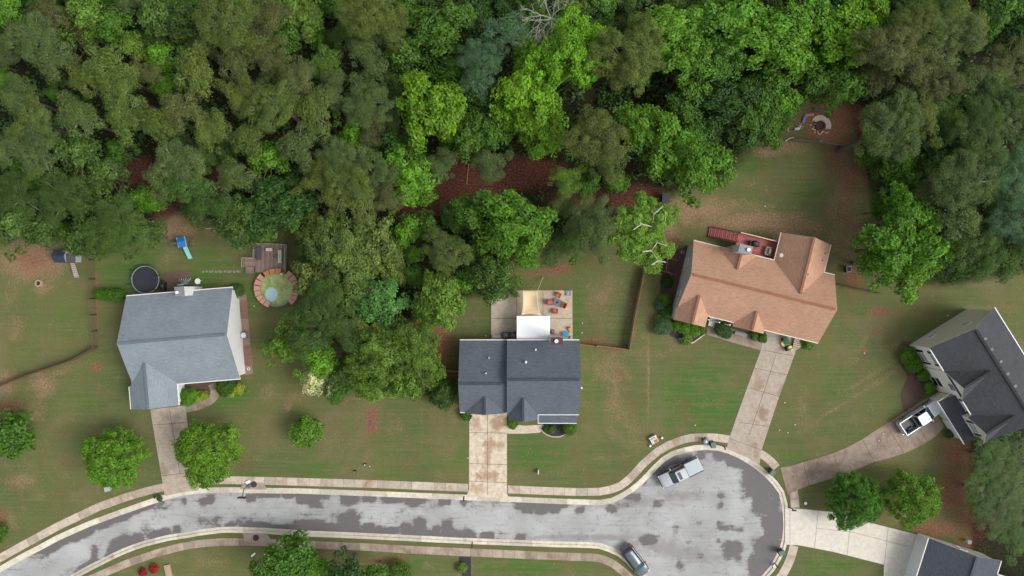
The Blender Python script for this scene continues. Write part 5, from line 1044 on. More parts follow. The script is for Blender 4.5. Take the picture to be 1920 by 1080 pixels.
# ------------------------------------------------------------------ left garden
x, y = G(272.5, 524.5, .8); e = thing('trampoline', (x, y, 0), 'round black trampoline with grey rim behind the pale roofed house', 'trampoline')
mb = MB(); mb.cyl((0, 0, .80), 1.62, .03, 40); mb.build('mat', M('trampoline_mat', (.022, .026, .035), .7, var=.25, scale=.6), e)
mb = MB(); mb.ring((0, 0, .76), 1.72, 1.60, .04, 40); mb.build('springs', m_black, e)
mb = MB(); mb.ring((0, 0, .78), 1.86, 1.74, .06, 40); mb.build('rim', M('faded_rim', (.22, .27, .25), .6, var=.5, scale=3), e)
for k in range(6):
    a = k * math.pi / 3 + .3; c_, s_ = math.cos(a), math.sin(a)
    mb = MB(); mb.tube([(1.8 * c_, 1.8 * s_, .8), (1.85 * c_, 1.85 * s_, 0)], .03); mb.build('leg', m_grey, e)
    mb = MB(); mb.tube([(1.9 * c_, 1.9 * s_, .4), (2.0 * c_, 2.0 * s_, 2.3)], .03); mb.build('net_pole', m_black, e)
mb = MB(); n = 48
for k in range(n):
    a, b = 2 * math.pi * k / n, 2 * math.pi * (k + 1) / n
    for z in (.9, 1.4, 2.2): mb.tube([(1.97 * math.cos(a), 1.97 * math.sin(a), z), (1.97 * math.cos(b), 1.97 * math.sin(b), z)], .012, 3)
    if k % 2 == 0: mb.tube([(1.95 * math.cos(a), 1.95 * math.sin(a), .85), (1.99 * math.cos(a), 1.99 * math.sin(a), 2.2)], .008, 3)
mb.build('safety_net', m_black, e)
# garden swing slide set
x, y = G(352, 455); e = thing('playset', (x, y, 0), 'small play tower with blue canopy and slide on the back lawn', 'playset', R(12))
mbl = M('blue_tarp', (.015, .16, .55), .55, var=.15); mcy = M('aqua_plastic', (.25, .62, .60), .4, var=.1)
mb = MB(); mb.slab([(-.5, -.65, 1.75), (.5, -.65, 1.75), (.5, .0, 2.05), (-.5, .0, 2.05)], .04); mb.slab([(-.5, 0, 2.05), (.5, 0, 2.05), (.5, .65, 1.75), (-.5, .65, 1.75)], .04)
for s in (-1, 1): mb.box((s * .53, 0, 1.80), (.07, 1.3, .08), m=2)
mb.build('canopy', [mbl, mbl, mcy], e)
for a in (-.45, .45):
    for b in (-.6, .6): mb = MB(); mb.box((a, b, .9), (.08, .08, 1.8)); mb.build('post', m_fence, e)
mb = MB(); mb.box((0, 0, .95), (.95, 1.2, .05)); mb.build('deck', m_fence, e)
mb = MB(); mb.slab([(-.22, -.6, 1.05), (-.22, -2.2, .12), (.22, -2.2, .12), (.22, -.6, 1.05)], .04); mb.tube([(-.24, -.6, 1.15), (-.24, -2.2, .22)], .05); mb.tube([(.24, -.6, 1.15), (.24, -2.2, .22)], .05); mb.build('slide', mcy, e)
mb = MB()
for k in range(4): mb.box((.75, .35 - k * .22, .2 + k * .1), (.5, .06, .04))
mb.tube([(.55, .5, .1), (.55, -.5, .6)], .03); mb.tube([(.98, .5, .1), (.98, -.5, .6)], .03); mb.build('ladder', m_wood, e)
mb = MB(); mb.tube([(-.5, .1, 1.7), (-1.5, .05, 1.7)], .035); mb.tube([(-1.5, .05, 1.7), (-1.6, .6, 0)], .035); mb.tube([(-1.5, .05, 1.7), (-1.6, -.5, 0)], .035); mb.build('swing_frame', m_wood, e)
mb = MB(); mb.box((-1.0, .05, .5), (.35, .2, .04)); mb.tube([(-1.15, .05, .5), (-1.15, .05, 1.7)], .01); mb.tube([(-.85, .05, .5), (-.85, .05, 1.7)], .01); mb.build('swing', m_whitep, e)
# coop
x, y = G(133, 483); e = thing('chicken_coop', (x, y, 0), 'small coop with near-black gable roof at the left wood edge', 'shed', R(-2)); 
cr1 = M('coop_roof_felt', (.028, .042, .058), .8, var=.3); 
mb = MB(); mb.slab([(-1.2, -.75, 1.6), (.35, -.75, 1.6), (.35, .1, 2.1), (-1.35, .1, 2.1)], .06); mb.slab([(-1.35, .1, 2.1), (.35, .1, 2.1), (.35, .95, 1.6), (-1.2, .95, 1.6)], .06); mb.build('roof', [cr1, m_grey], e)
mb = MB(); mb.slab([(.3, -.70, 1.45), (1.45, -.70, 1.35), (1.45, .40, 1.4), (.3, .45, 1.6)], .05); mb.build('side_roof', [M('worn_ply', (.085, .08, .08), .8, var=.4), m_wood], e)
mb = MB(); mb.box((-.4, .1, .8), (1.4, 1.4, 1.55)); mb.box((.9, -.15, .65), (1.0, .9, 1.3)); mb.build('wall', M('grey_white_boards', (.42, .43, .43), .7), e)
mb = MB(); mb.slab([(.55, -2.65, .08), (1.25, -2.60, .08), (1.05, -.75, .85), (.45, -.75, .85)], .05)
for k in range(7): t_ = k / 6.5; mb.box((.90 - .13 * t_, -2.5 + 1.7 * t_, .15 + .70 * t_), (.62, .05, .05), m=1)
mb.build('ramp', [M('pale_planks', (.40, .33, .29), .8, var=.3), m_wood], e)
x, y = G(74, 531); e = thing('fire_pit', (x, y, 0), 'round tan stone fire pit on bare soil at the left', 'fire pit')
mb = MB(); mb.ring((0, 0, 0), .48, .30, .32, 14); mb.build('stone_ring', M('tan_block', (.38, .28, .18), .9, var=.3), e); mb = MB(); mb.cyl((0, 0, 0), .32, .1, 14); mb.build('ash', M('ash', (.04, .035, .04), .95), e)
x, y = G(370.5, 527.5, .7); e = thing('patio_table', (x, y, 0), 'round white table on the back lawn', 'table')
mb = MB(); mb.cyl((0, 0, .68), .38, .04, 20); mb.build('tabletop', m_whitep, e)
for k in range(4): a = k * math.pi / 2 + .4; mb = MB(); mb.tube([(.25 * math.cos(a), .25 * math.sin(a), .68), (.32 * math.cos(a), .32 * math.sin(a), 0)], .025); mb.build('leg', m_whitep, e)
x, y = G(309.5, 537); e = thing('barbecue_grill', (x, y, 0), 'black covered grill beside the trampoline', 'grill')
mb = MB(); mb.box((0, 0, .45), (.55, 1.2, .8)); mb.build('cabinet', m_black, e, bevel=.04); mb = MB(); mb.blob((0, .05, .9), (.62, .95, .5)); mb.box((0, .78, .8), (.45, .3, .05)); mb.build('lid', m_black, e)
x, y = G(343, 532, 1.0); e = thing('patio_heap', (x, y, 0), 'grey-green covered chairs heaped on the dirt pad by the chimney', 'furniture')
mb = MB(); mb.blob((0, .1, .55), (1.0, .7, 1.1)); mb.build('cover', M('grey_green_cover', (.16, .21, .18), .8, var=.35), e)
mb = MB()
for k in range(6): mb.tube([(-.6 + .25 * k, .3, .9), (-.7 + .3 * k, .65 + .1 * (k % 2), .5)], .03, 5)
mb.tube([(-.7, -.15, 1.0), (.1, -.1, 1.05)], .1, 8); mb.build('frame', M('aqua_grey', (.40, .55, .53), .6), e)
for i in range(13):
    x, y = G(381 + i * 5.7 + (i % 3), 509.5 - (i % 2) * .8)
    mb = MB(); mb.cyl((0, 0, 0), .16 + .02 * (i % 3), .05, 9); o = mb.build('stepping_stone', M('step_stone', (.24, .23, .17), .9, var=.3), None, loc=(x, y, 0)); tag(o, 'pale round stepping stone in the row crossing the lawn to the wooden deck', 'stepping stone', 'stepping stones leading to the deck')
# wooden deck by the pool
x, y = G(510, 485); e = thing('wooden_deck', (x, y, 0), 'weathered L-shaped wooden deck beside the round pool', 'deck', R(-2))
def plank_floor(mb, x0, x1, y0, y1, z, ax='x', wd=.16):
    if ax == 'x':
        n = int((y1 - y0) / wd)
        for k in range(n): mb.box(((x0 + x1) / 2, y0 + (k + .5) * (y1 - y0) / n, z), (x1 - x0, (y1 - y0) / n - .02, .04), t=.1 * ((k * 37) % 7 - 3) / 3)
    else:
        n = int((x1 - x0) / wd)
        for k in range(n): mb.box((x0 + (k + .5) * (x1 - x0) / n, (y0 + y1) / 2, z), ((x1 - x0) / n - .02, y1 - y0, .04), t=.1 * ((k * 37) % 7 - 3) / 3)
m_deck = M('deck_boards', (.27, .195, .155), .85, var=.25, scale=1.5, bump=.3, tone=2.0)
mb = MB(); plank_floor(mb, -2.0, 2.15, -1.9, 1.9, .62, 'y'); plank_floor(mb, -3.45, -2.0, -1.25, -.05, .60, 'x'); mb.build('floor', m_deck, e)
mb = MB(); plank_floor(mb, -3.35, -2.2, -2.1, -1.27, .34, 'x', .27); mb.build('step', m_deck, e)
mb = MB(); m_rail = M('grey_rail', (.36, .31, .26), .85, var=.25)
for (a, b, c_, d_) in ((-2.0, 1.9, 2.15, 1.9), (-2.0, 1.9, -2.0, -.05), (2.15, 1.9, 2.15, -1.4), (-3.45, -.05, -2.0, -.05), (-3.45, -.05, -3.45, -1.25)):
    mb.tube([(a, b, 1.5), (c_, d_, 1.5)], .055, 4); mb.tube([(a, b, .9), (c_, d_, .9)], .03, 4)
    L_ = math.hypot(c_ - a, d_ - b); n = max(1, int(L_ / .25))
    for k in range(n + 1): t_ = k / n; mb.box((a + (c_ - a) * t_, b + (d_ - b) * t_, 1.05), (.04, .04, .9))
mb.build('railing', m_rail, e)
for (a, b, w_, d_, z, h_, nm, lb, ct, mt) in ((-1.45, .7, .62, 1.85, .64, .3, 'lounger', 'dark grey lounger along the left rail of the wooden deck', 'lounger', M('charcoal_cushion', (.075, .08, .095), .85)),
                                  (1.40, .25, .55, 1.75, .64, .42, 'bench_cushion', 'pale green long seat along the right rail of the wooden deck', 'bench', M('pale_green_cushion', (.50, .55, .38), .85)),
                                  (.05, 1.15, .85, .42, .64, .7, 'side_table', 'pinkish white table at the back rail of the wooden deck', 'table', M('pinkish_white', (.62, .50, .45), .7))):
    ex, ey = G(510, 485); t_ = thing(nm, (ex + a, ey + b, .64), lb, ct); mb = MB(); mb.box((0, 0, h_), (w_, d_, .12)); mb.build('top', mt, t_, bevel=.03)
    for sx in (-1, 1):
        for sy in (-1, 1): mb = MB(); mb.box((sx * w_ * .42, sy * d_ * .42, h_ / 2 - .03), (.06, .06, h_ - .06)); mb.build('leg', m_wood, t_)
    if nm != 'side_table': mb = MB(); mb.box((w_ * .45 if a > 0 else 0, 0 if a > 0 else d_ * .38, h_ + .22), ((.1, d_, .4) if a > 0 else (w_, .1, .35))); mb.build('backrest', mt, t_)
ex, ey = G(522, 482); t_ = thing('garden_chair', (ex, ey, .64), 'blue-grey chair in the middle of the wooden deck', 'chair'); mb = MB(); mb.box((0, 0, .4), (.5, .5, .06)); mb.build('seat', M('blue_grey_fabric', (.14, .15, .22), .8), t_); mb = MB(); mb.box((.22, 0, .68), (.06, .5, .5)); mb.build('backrest', _mc['blue_grey_fabric'], t_)
for sx in (-1, 1):
    for sy in (-1, 1): mb = MB(); mb.tube([(sx * .2, sy * .2, .4), (sx * .26, sy * .26, 0)], .02); mb.build('leg', m_grey, t_)
# pool
x, y = G(519.5, 541.5, .6); e = thing('pool', (x, y, 0), 'round raised pool with orange-brown deck ring and green water', 'pool')
m_pd = M('pink_orange_boards', (.62, .33, .24), .8, var=.22, scale=1.5, tone=1.0); m_po = M('orange_boards', (.58, .27, .09), .8, var=.2, scale=1.5)
mb = MB(); mb.ring((0, 0, 0), 2.35, 2.25, 1.0, 28, sx=.95, sy=1.0); mb.build('pool_wall', M('pool_wall_metal', (.30, .32, .28), .6), e)
ang = [105, 82] + []; rp = random.Random(3)
def seg(a0, a1, ro, ri, z, mat, nm='deck_panel', sy=.93):
    mb = MB(); a0, a1 = R(a0), R(a1); q_ = [(r * math.cos(a), r * math.sin(a) * sy) for r, a in ((ri, a0), (ro, a0), (ro, a1), (ri, a1))]
    mb.prism([(p[0], p[1], z - .08) for p in q_], [(p[0], p[1], z + (.0 if i in (0, 3) else -.10)) for i, p in enumerate(q_)])
    mb.build(nm, mat, e)
    mb = MB(); mb.tube([(ri * math.cos(a0), ri * math.sin(a0) * sy, z + .02), (ro * math.cos(a0), ro * math.sin(a0) * sy, z - .07)], .03, 4); mb.build('frame_bar', m_black, e)
for k, a in enumerate((58, 41, 24, 8, -8, -22, -35)): seg(a - 16 + (k > 3) * 2, a, 3.05, 2.15 + .04 * (k % 2), 1.05, m_pd)
for a in (128, 110, 92): seg(a - 17, a, 2.85, 2.1, 1.08, m_po, sy=.95)
for k, a in enumerate((150, 168, 186, 203, 219, 234, 248)): seg(a - 16, a, 3.05 - .03 * k, 2.1 + .03 * (k % 2), 1.03, m_pd)
q = NT('pool_water'); nz = q.noise(.9, 6, .7, dist=1.2)
v = q.n('ShaderNodeVectorMath', operation='SUBTRACT'); q.l(q.co.outputs['Object'], v.inputs[0]); v.inputs[1].default_value = (-.75, -.75, 0)
v2 = q.n('ShaderNodeVectorMath', operation='MULTIPLY'); q.l(v.outputs[0], v2.inputs[0]); v2.inputs[1].default_value = (1.0, .9, 0)
ln = q.n('ShaderNodeVectorMath', operation='LENGTH'); q.l(v2.outputs[0], ln.inputs[0])
c = q.mix(q.ramp(nz, .35, .65), (.26, .36, .08), (.46, .55, .22))
c = q.mix(q.ramp(q.noise(2.5, 5, .7, stretch=(.6, 1.6, 1, .8)), .55, .68, 0, .5), c, (.62, .68, .46))
c = q.mix(q.ramp(q.math('ADD', ln.outputs['Value'], q.math('MULTIPLY', q.math('SUBTRACT', nz, .5), .5)), .95, .70), c, (.50, .72, .74))
mb = MB(); mb.cyl((0, 0, .55), 2.24, .05, 36); mb.build('pool_water', q.fin(c, .35, spec=.3), e)
mb = MB(); mb.box((.75, 1.95, 1.25), (.35, .08, .06), .6); mb.box((.75, 1.95, 1.27), (.35, .08, .06), -.7); mb.box((.65, 2.0, .8), (.06, .06, .9)); mb.box((.9, 1.85, .8), (.06, .06, .9)); mb.build('pool_ladder', m_whitep, e)
# unit, slabs and barrels along the white gable
x, y = G(460, 628); e = thing('air_conditioner', (x, y, 0), 'round grey air conditioning unit beside the white gable wall', 'air conditioner'); mb = MB(); mb.box((0, 0, .35), (.75, .75, .65)); mb.build('case', m_grey, e, bevel=.04); mb = MB(); mb.cyl((0, 0, .69), .3, .03, 16); mb.ring((0, 0, .70), .34, .29, .04, 16); mb.build('fan_grille', M('fan_grey', (.6, .62, .64), .4), e)
for (a, b, w_, d_, lb) in ((458, 581, .95, 2.35, 'brown timber landing at the upper end of the white gable wall'), (466, 667, 1.0, 2.6, 'brown timber landing at the lower end of the white gable wall')):
    x, y = G(a, b); e = thing('timber_landing', (x, y, 0), lb, 'deck', R(4.7)); mb = MB(); plank_floor(mb, -w_ / 2, w_ / 2, -d_ / 2, d_ / 2, .16, 'x', .2); mb.build('boards', M('red_brown_boards', (.19, .105, .08), .85, var=.3, tone=1.0), e); mb = MB(); mb.box((0, 0, .08), (w_, d_, .12)); mb.build('frame', m_fencel, e)
for (a, b, lb) in ((466.5, 691.5, 'small pale ring at the lower end of the white gable wall'),): x, y = G(a, b); e = thing('hose_reel', (x, y, 0), lb, 'hose'); mb = MB(); mb.ring((0, 0, 0), .2, .13, .12, 14); mb.build('coil', m_white, e)
# kit near the street on the left
x, y = G(206, 914.5); e = thing('utility_box', (x, y, 0), 'pale green utility box half under the left round tree', 'utility box', R(15)); mb = MB(); mb.box((0, 0, .3), (.75, .55, .6)); mb.build('case', M('pale_green_metal', (.28, .40, .33), .6), e, bevel=.03); mb = MB(); mb.box((0, -.02, .63), (.8, .62, .06)); mb.build('lid', M('pale_green_lid', (.34, .46, .38), .6), e)
x, y = G(467.5, 908); e = thing('basketball_hoop', (x, y, 0), 'portable basketball hoop with white and blue base by the left storm drain', 'basketball hoop', R(30))
mb = MB(); mb.box((.05, .35, .12), (.62, .42, .24)); mb.build('base', m_whitep, e, bevel=.04); mb = MB(); mb.box((-.05, -.15, .14), (.5, .55, .22)); mb.build('ballast', M('slate_blue_plastic', (.09, .14, .20), .6), e)
mb = MB(); mb.tube([(0, 0, .2), (-.1, -.1, 1.8), (-.35, -.75, 2.7)], .05, 8); mb.build('pole', m_black, e)
mb = MB(); mb.box((-.45, -.85, 2.75), (1.05, .08, .7), R(-30)); mb.build('backboard', m_black, e); mb = MB(); mb.ring((-.58, -1.10, 2.5), .22, .19, .03, 16); mb.build('rim', m_lampr, e)
for (a, b, lb) in ((476, 908, 'dark round manhole cover in the north storm drain pad'), (480, 1008, 'dark round manhole cover in the south storm drain pad')):
    x, y = G(a, b); e = thing('manhole_cover', (x, y, .036), lb, 'manhole cover'); mb = MB(); mb.cyl((0, 0, 0), .36, .03, 18); mb.ring((0, 0, .01), .42, .36, .03, 18); mb.build('lid', M('rusty_iron', (.07, .05, .045), .8, .3, var=.4), e)
x, y = G(696.5, 793); mb = MB(); mb.box((0, 0, .04), (.42, .65, .08)); mb.box((0, 0, .085), (.30, .50, .02)); tag(mb.build('meter_lid', M('grey_lid', (.12, .11, .10), .8), loc=(x, y, 0)), 'grey meter lid on the orange soil of the front lawn', 'meter lid')
x, y = G(1009, 883); mb = MB(); mb.box((0, 0, .35), (.14, .55, .7)); tag(mb.build('marker_post', M('pale_blue_post', (.55, .66, .66), .6), loc=(x, y, 0)), 'pale narrow marker standing on the lawn right of the middle driveway', 'marker')
x, y = G(475, 1040); mb = MB(); mb.box((0, 0, .05), (.65, .2, .1), R(40)); tag(mb.build('white_board', m_whitep, loc=(x, y, 0)), 'small white board lying on the grass south of the street', 'board')
x, y = G(316, 1070); mb = MB(); mb.box((0, 0, .12), (.8, 1.7, .24), R(12)); mb.box((0, 0, .26), (.5, 1.3, .04), R(12)); tag(mb.build('stone_slab', M('tan_stone_slab', (.40, .30, .20), .85, var=.3), loc=(x, y, 0), bevel=.03), 'tan stone slab at the bottom edge right of the red shrubs', 'slab')
for (a, b, lb) in ((685, 870.5, 'dark lawn ornament with a white top near the middle sidewalk'), (666, 883, 'lower dark lawn ornament near the middle sidewalk')):
    x, y = G(a, b); e = thing('lawn_ornament', (x, y, 0), lb, 'lawn ornament'); mb = MB(); mb.cyl((0, 0, 0), .18, .3, 8, r2=.1); mb.build('base', m_black, e); mb = MB(); mb.blob((0, 0, .38), (.18, .18, .18)); mb.build('top', m_whitep if b < 880 else m_grey, e)
m_dull = M('dull_white_plastic', (.55, .54, .50), .6)
CAPS = [(693.5, 874, 'white cap beside the lawn ornament'), (877.5, 858.5, 'white cap at the left edge of the middle driveway'), (1092, 605.5, 'white cap on the grass right of the patio'), (1091, 624, 'lower white cap right of the patio, on bare soil'), (911, 629.5, 'white cap left of the patio corner'),
        (1303, 797, 'grey cap on the lawn of the orange roofed house'), (1471, 755, 'white cap right of the long driveway'), (1490, 796, 'topmost white cap of the group right of the turning circle'), (1461, 806, 'left white cap of the pair right of the turning circle'), (1476.5, 811, 'right white cap of the pair right of the turning circle'),
        (1655, 813, 'white scrap at the edge of the brown driveway'), (1647, 826, 'white stone on the brown driveway'), (1776, 591.5, 'white cap above the beige gable wall'), (1620, 662, 'white cap on the sloping lawn by the orange soil'), (477, 574, 'white stone between the gable wall and the pool'), (197.5, 919, 'white cap left of the utility box'), (1362, 433, 'white scrap above the red deck stairs'), (1434, 387, 'pale round lid on the upper right lawn')]
for (a, b, lb) in CAPS:
    x, y = G(a, b); e = thing('lawn_marker', (x, y, 0), lb, 'marker'); mb = MB(); mb.cyl((0, 0, 0), .06, .10, 8); mb.build('pipe', m_dull, e); mb = MB(); mb.cyl((0, 0, .10), .085, .04, 8); mb.build('lid', m_dull, e)

# ------------------------------------------------------------------ middle patio
x, y = G(995, 568); e = thing('shade_sail', (x, y, 0), 'tan four-cornered shade sail stretched over the patio', 'shade sail')
cs = [P3(976.5, 592, 2.9), P3(1015, 593, 2.9), P3(1008, 544.5, 2.6), P3(979, 544, 2.6)]; cs = [(c_[0] - x, c_[1] - y, c_[2]) for c_ in cs]
N_ = 14; mb = MB()
def sp(u, v_):
    b = [cs[0][i] * (1 - u) * (1 - v_) + cs[1][i] * u * (1 - v_) + cs[2][i] * u * v_ + cs[3][i] * (1 - u) * v_ for i in range(3)]
    pin = lambda q_: 4 * q_ * (1 - q_)
    b[0] += (.5 - u) * 2 * .20 * pin(v_); b[1] += (.5 - v_) * 2 * .30 * pin(u) * (1.0 if v_ < .5 else .35); b[2] -= .35 * pin(u) * pin(v_); return tuple(b)
gr = [[sp(i / N_, j / N_) for j in range(N_ + 1)] for i in range(N_ + 1)]
mb.v = [p_ for row in gr for p_ in row]
for i in range(N_):
    for j in range(N_): k_ = i * (N_ + 1) + j; mb.f.append((k_, k_ + N_ + 1, k_ + N_ + 2, k_ + 1)); mb.m.append(0); mb.t.append(0)
o = mb.build('canvas', M('tan_canvas', (.74, .57, .34), .85, var=.05), e, True); o.modifiers.new('thick', 'SOLIDIFY').thickness = .015
gx, gy = G(1018, 519); mb = MB(); mb.tube([cs[2], (gx - x, gy - y, .1)], .05, 6); mb.build('prop_pole', M('raw_pine_pole', (.50, .42, .30), .8), e)
gx, gy = G(975, 538); mb = MB(); mb.tube([cs[3], (gx - x, gy - y, 0)], .03, 6); mb.build('prop_pole', _mc['raw_pine_pole'], e)
m_red = M('coral_cushion', (.50, .115, .075), .8, var=.15)
def patio_chair(px, py, deg, label):
    x, y = G(px, py, .5); e = thing('patio_chair', (x, y, .06), label, 'chair', R(deg), 'coral chairs round the patio table')
    mb = MB(); mb.box((0, 0, .42), (.58, .60, .14)); mb.build('seat', m_red, e, bevel=.04)
    mb = MB(); mb.box((-.30, 0, .70), (.16, .62, .52)); mb.build('backrest', m_red, e, bevel=.04)
    for s in (-1, 1):
        mb = MB(); mb.box((0, s * .34, .56), (.62, .07, .07)); mb.build('armrest', M('red_brown_frame', (.20, .05, .035), .6), e)
        for a in (-.28, .28): mb = MB(); mb.box((a, s * .34, .28), (.05, .05, .52)); mb.build('leg', _mc['red_brown_frame'], e)
patio_chair(1046.5, 553, -115, 'coral chair above the round patio table'); patio_chair(1032, 567, -5, 'coral chair left of the round patio table'); patio_chair(1057.5, 572, 155, 'coral chair right of the round patio table'); patio_chair(1041, 583, 88, 'coral chair below the round patio table')
x, y = G(1045, 567, .6); e = thing('patio_table', (x, y, .06), 'round grey table between four coral chairs', 'table'); mb = MB(); mb.cyl((0, 0, .52), .50, .05, 24); mb.ring((0, 0, .56), .53, .47, .03, 24); mb.build('tabletop', M('slate_tabletop', (.15, .16, .19), .6, var=.25), e); mb = MB(); mb.cyl((0, 0, .57), .17, .03, 14); mb.build('fire_bowl', m_black, e); mb = MB(); mb.cyl((0, 0, 0), .3, .52, 14, r2=.12); mb.build('pedestal', m_black, e)
x, y = G(1066, 549.5, .5); e = thing('grill_cart', (x, y, .06), 'flat square grey umbrella base at the upper right patio corner', 'umbrella base'); mb = MB(); mb.box((0, 0, .08), (.78, .72, .14)); mb.build('slab', M('grey_blue_slab', (.23, .25, .30), .7, var=.2), e, bevel=.02); mb = MB(); mb.tube([(-.35, -.25, .2), (.3, .2, .25)], .03, 6); mb.tube([(-.1, -.15, .2), (.0, .2, .22)], .03, 6); mb.build('strap', m_rim, e)
e.name = 'umbrella_base'
for i, (a, b) in enumerate(((948.3, 628.5), (961.8, 628.5))):
    x, y = G(a, b, .7); e = thing('air_conditioner', (x, y, .06), ('left dark air conditioning unit on the patio', 'right dark air conditioning unit next to the white patio cover')[i], 'air conditioner', group='paired air conditioners')
    mb = MB(); mb.box((0, 0, .38), (.84, .84, .76)); mb.build('case', M('dark_ac_case', (.045, .045, .05), .5), e, bevel=.03)
    mb = MB(); mb.cyl((0, 0, .765), .30, .02, 18, m=1)
    for k in range(4): mb.box((.15 * math.cos(k * 1.57 + .5), .15 * math.sin(k * 1.57 + .5), .79), (.28, .09, .02), k * 1.57 + .5)
    for r_ in (.36, .24): mb.ring((0, 0, .80), r_, r_ - .02, .015, 18)
    mb.build('fan_grille', [M('grille_grey', (.35, .37, .38), .4), m_black], e)
x, y = G(931, 631, .5); e = thing('storage_bench', (x, y, .06), 'low white bench beside the air conditioners', 'bench'); mb = MB(); mb.box((0, 0, .4), (1.1, .34, .08)); mb.build('seat', M('dusty_white', (.58, .56, .52), .7, grime=(.3, .28, .26)), e)
for a in (-.45, .45): mb = MB(); mb.box((a, 0, .19), (.08, .3, .36)); mb.build('leg', _mc['dusty_white'], e)
x, y = G(1061, 627, .5); e = thing('water_table', (x, y, .06), 'bright blue play table on the patio by the chimney', 'play table'); mb = MB(); mb.box((0, 0, .5), (.82, .62, .1)); mb.build('top', M('bright_blue_plastic', (.01, .30, .62), .45), e, bevel=.04)
for a in (-.3, .3):
    for b in (-.22, .22): mb = MB(); mb.box((a, b, .23), (.06, .06, .45)); mb.build('leg', _mc['bright_blue_plastic'], e)
x, y = G(1069, 619, .4); e = thing('toy_slide', (x, y, .06), 'orange toy slide right of the blue play table', 'toy', R(-70)); mb = MB(); mb.slab([(-.35, -.18, .5), (.35, -.18, .1), (.35, .18, .1), (-.35, .18, .5)], .06); mb.build('chute', M('orange_plastic', (.62, .27, .10), .5), e); mb = MB(); mb.box((-.36, 0, .28), (.12, .4, .5)); mb.build('ladder', M('brown_plastic', (.30, .12, .04), .5), e)
x, y = G(1071, 633, .4); e = thing('toy_stool', (x, y, .06), 'tan toy stool below the orange toy slide', 'toy'); mb = MB(); mb.cyl((0, 0, 0), .22, .35, 12, r2=.17); mb.build('stool', M('tan_plastic', (.55, .38, .22), .6), e)
x, y = G(1037, 622, .4); e = thing('ottoman', (x, y, .06), 'dusty red ottoman right of the white patio cover', 'ottoman'); mb = MB(); mb.box((0, 0, .22), (.46, .55, .44)); mb.build('cushion', M('dusty_red', (.36, .16, .14), .85), e, bevel=.05); mb = MB(); mb.box((0, 0, .02), (.4, .48, .04)); mb.build('base', m_black, e)

# ------------------------------------------------------------------ orange roofed house: deck and things
a0 = R(-13.8)
x, y = G(1420, 468); e = thing('raised_deck', (x, y, 0), 'red-painted raised deck with stairs behind the orange roofed house', 'deck', a0)
m_rd = M('red_deck_paint', (.40, .105, .095), .65, var=.15, scale=1.5, tone=1.0); m_rdd = M('dark_red_deck_paint', (.22, .04, .04), .7, var=.2)
def DL(px, py, h): wx, wy = G(px, py, h); d = Vector((wx - x, wy - y)); return (d.x * math.cos(a0) + d.y * math.sin(a0), -d.x * math.sin(a0) + d.y * math.cos(a0))
hz = 2.3
c1 = DL(1385, 437, hz); c2 = DL(1459, 458, hz); c3 = DL(1452, 492, hz)
X0, X1, Y1 = c1[0], c2[0] + .3, c1[1]; Y0 = c3[1] - .6
mb = MB(); plank_floor(mb, X0, X1, Y0, Y1, hz, 'x', .15); mb.build('floor', m_rd, e)
mb = MB()
for xx in np.linspace(X0 + .1, X1 - .1, 4):
    for yy_ in (Y0 + .1, Y1 - .1): mb.box((xx, yy_, hz / 2 - .02), (.14, .14, hz - .05))
mb.build('support_posts', m_rdd, e)
mb = MB(); mb.box(((X0 + X1) / 2, Y1, hz + .95), (X1 - X0, .14, .05)); mb.build('handrail', M('peach_rail', (.62, .40, .27), .7), e)
mb = MB()
for xx in np.arange(X0, X1, .16): mb.box((xx, Y1, hz + .5), (.05, .05, .9))
mb.build('balusters', m_rdd, e)
# stairs going left
n = 15; xs0 = DL(1327, 441, .2)[0]; wS = 1.25; yS = DL(1355, 443.5, 1.2)[1]; yS = Y1 - .62
tr_ = MB(); st_ = MB()
for k in range(n):
    t_ = (k + .5) / n; tr_.box((X0 + (xs0 - X0) * t_, yS + .18 * t_, hz - (hz - .1) * (k + 1) / (n + 1)), (abs(xs0 - X0) / n * .78, wS, .05), R(3), t=.3 * (k % 2))
tr_.build('stair_treads', m_rd, e)
for s in (-1, 1):
    st_.tube([(X0, yS + s * wS / 2, hz - .15), (xs0, yS + .18 + s * wS / 2, .05)], .10, 4)
    st_.tube([(X0, yS + s * wS / 2, hz + .85), (xs0, yS + .18 + s * wS / 2, 1.0)], .05, 4)
    for k in range(9): t_ = k / 8; xx = X0 + (xs0 - X0) * t_; st_.box((xx, yS + .18 * t_ + s * wS / 2, hz * (1 - t_) + .45), (.05, .05, .9))
st_.build('stair_rails', m_rdd, e)
def ondeck(name, px, py, label, cat, h=hz + .02, rz=a0): gx, gy = G(px, py, h + .4); return thing(name, (gx, gy, h), label, cat, rz)
e2 = ondeck('barbecue_grill', 1414, 457, 'black covered grill on the red raised deck', 'grill'); mb = MB(); mb.box((0, 0, .4), (1.35, .6, .8)); mb.build('cabinet', m_black, e2, bevel=.05); mb = MB(); mb.blob((0, 0, .85), (1.0, .85, .6)); mb.build('lid', m_black, e2)
e2 = ondeck('armchair', 1440, 471, 'olive-beige armchair on the red raised deck', 'chair'); mo = M('olive_beige_fabric', (.28, .25, .17), .85)
mb = MB(); mb.box((0, 0, .35), (.85, .95, .4)); mb.build('seat', mo, e2, bevel=.1); mb = MB(); mb.box((.12, .0, .66), (.7, .3, .4), R(90)); mb.build('backrest', mo, e2, bevel=.08)
for s in (-1, 1): mb = MB(); mb.box((0, s * .48, .5), (.8, .18, .3)); mb.build('armrest', mo, e2, bevel=.06)
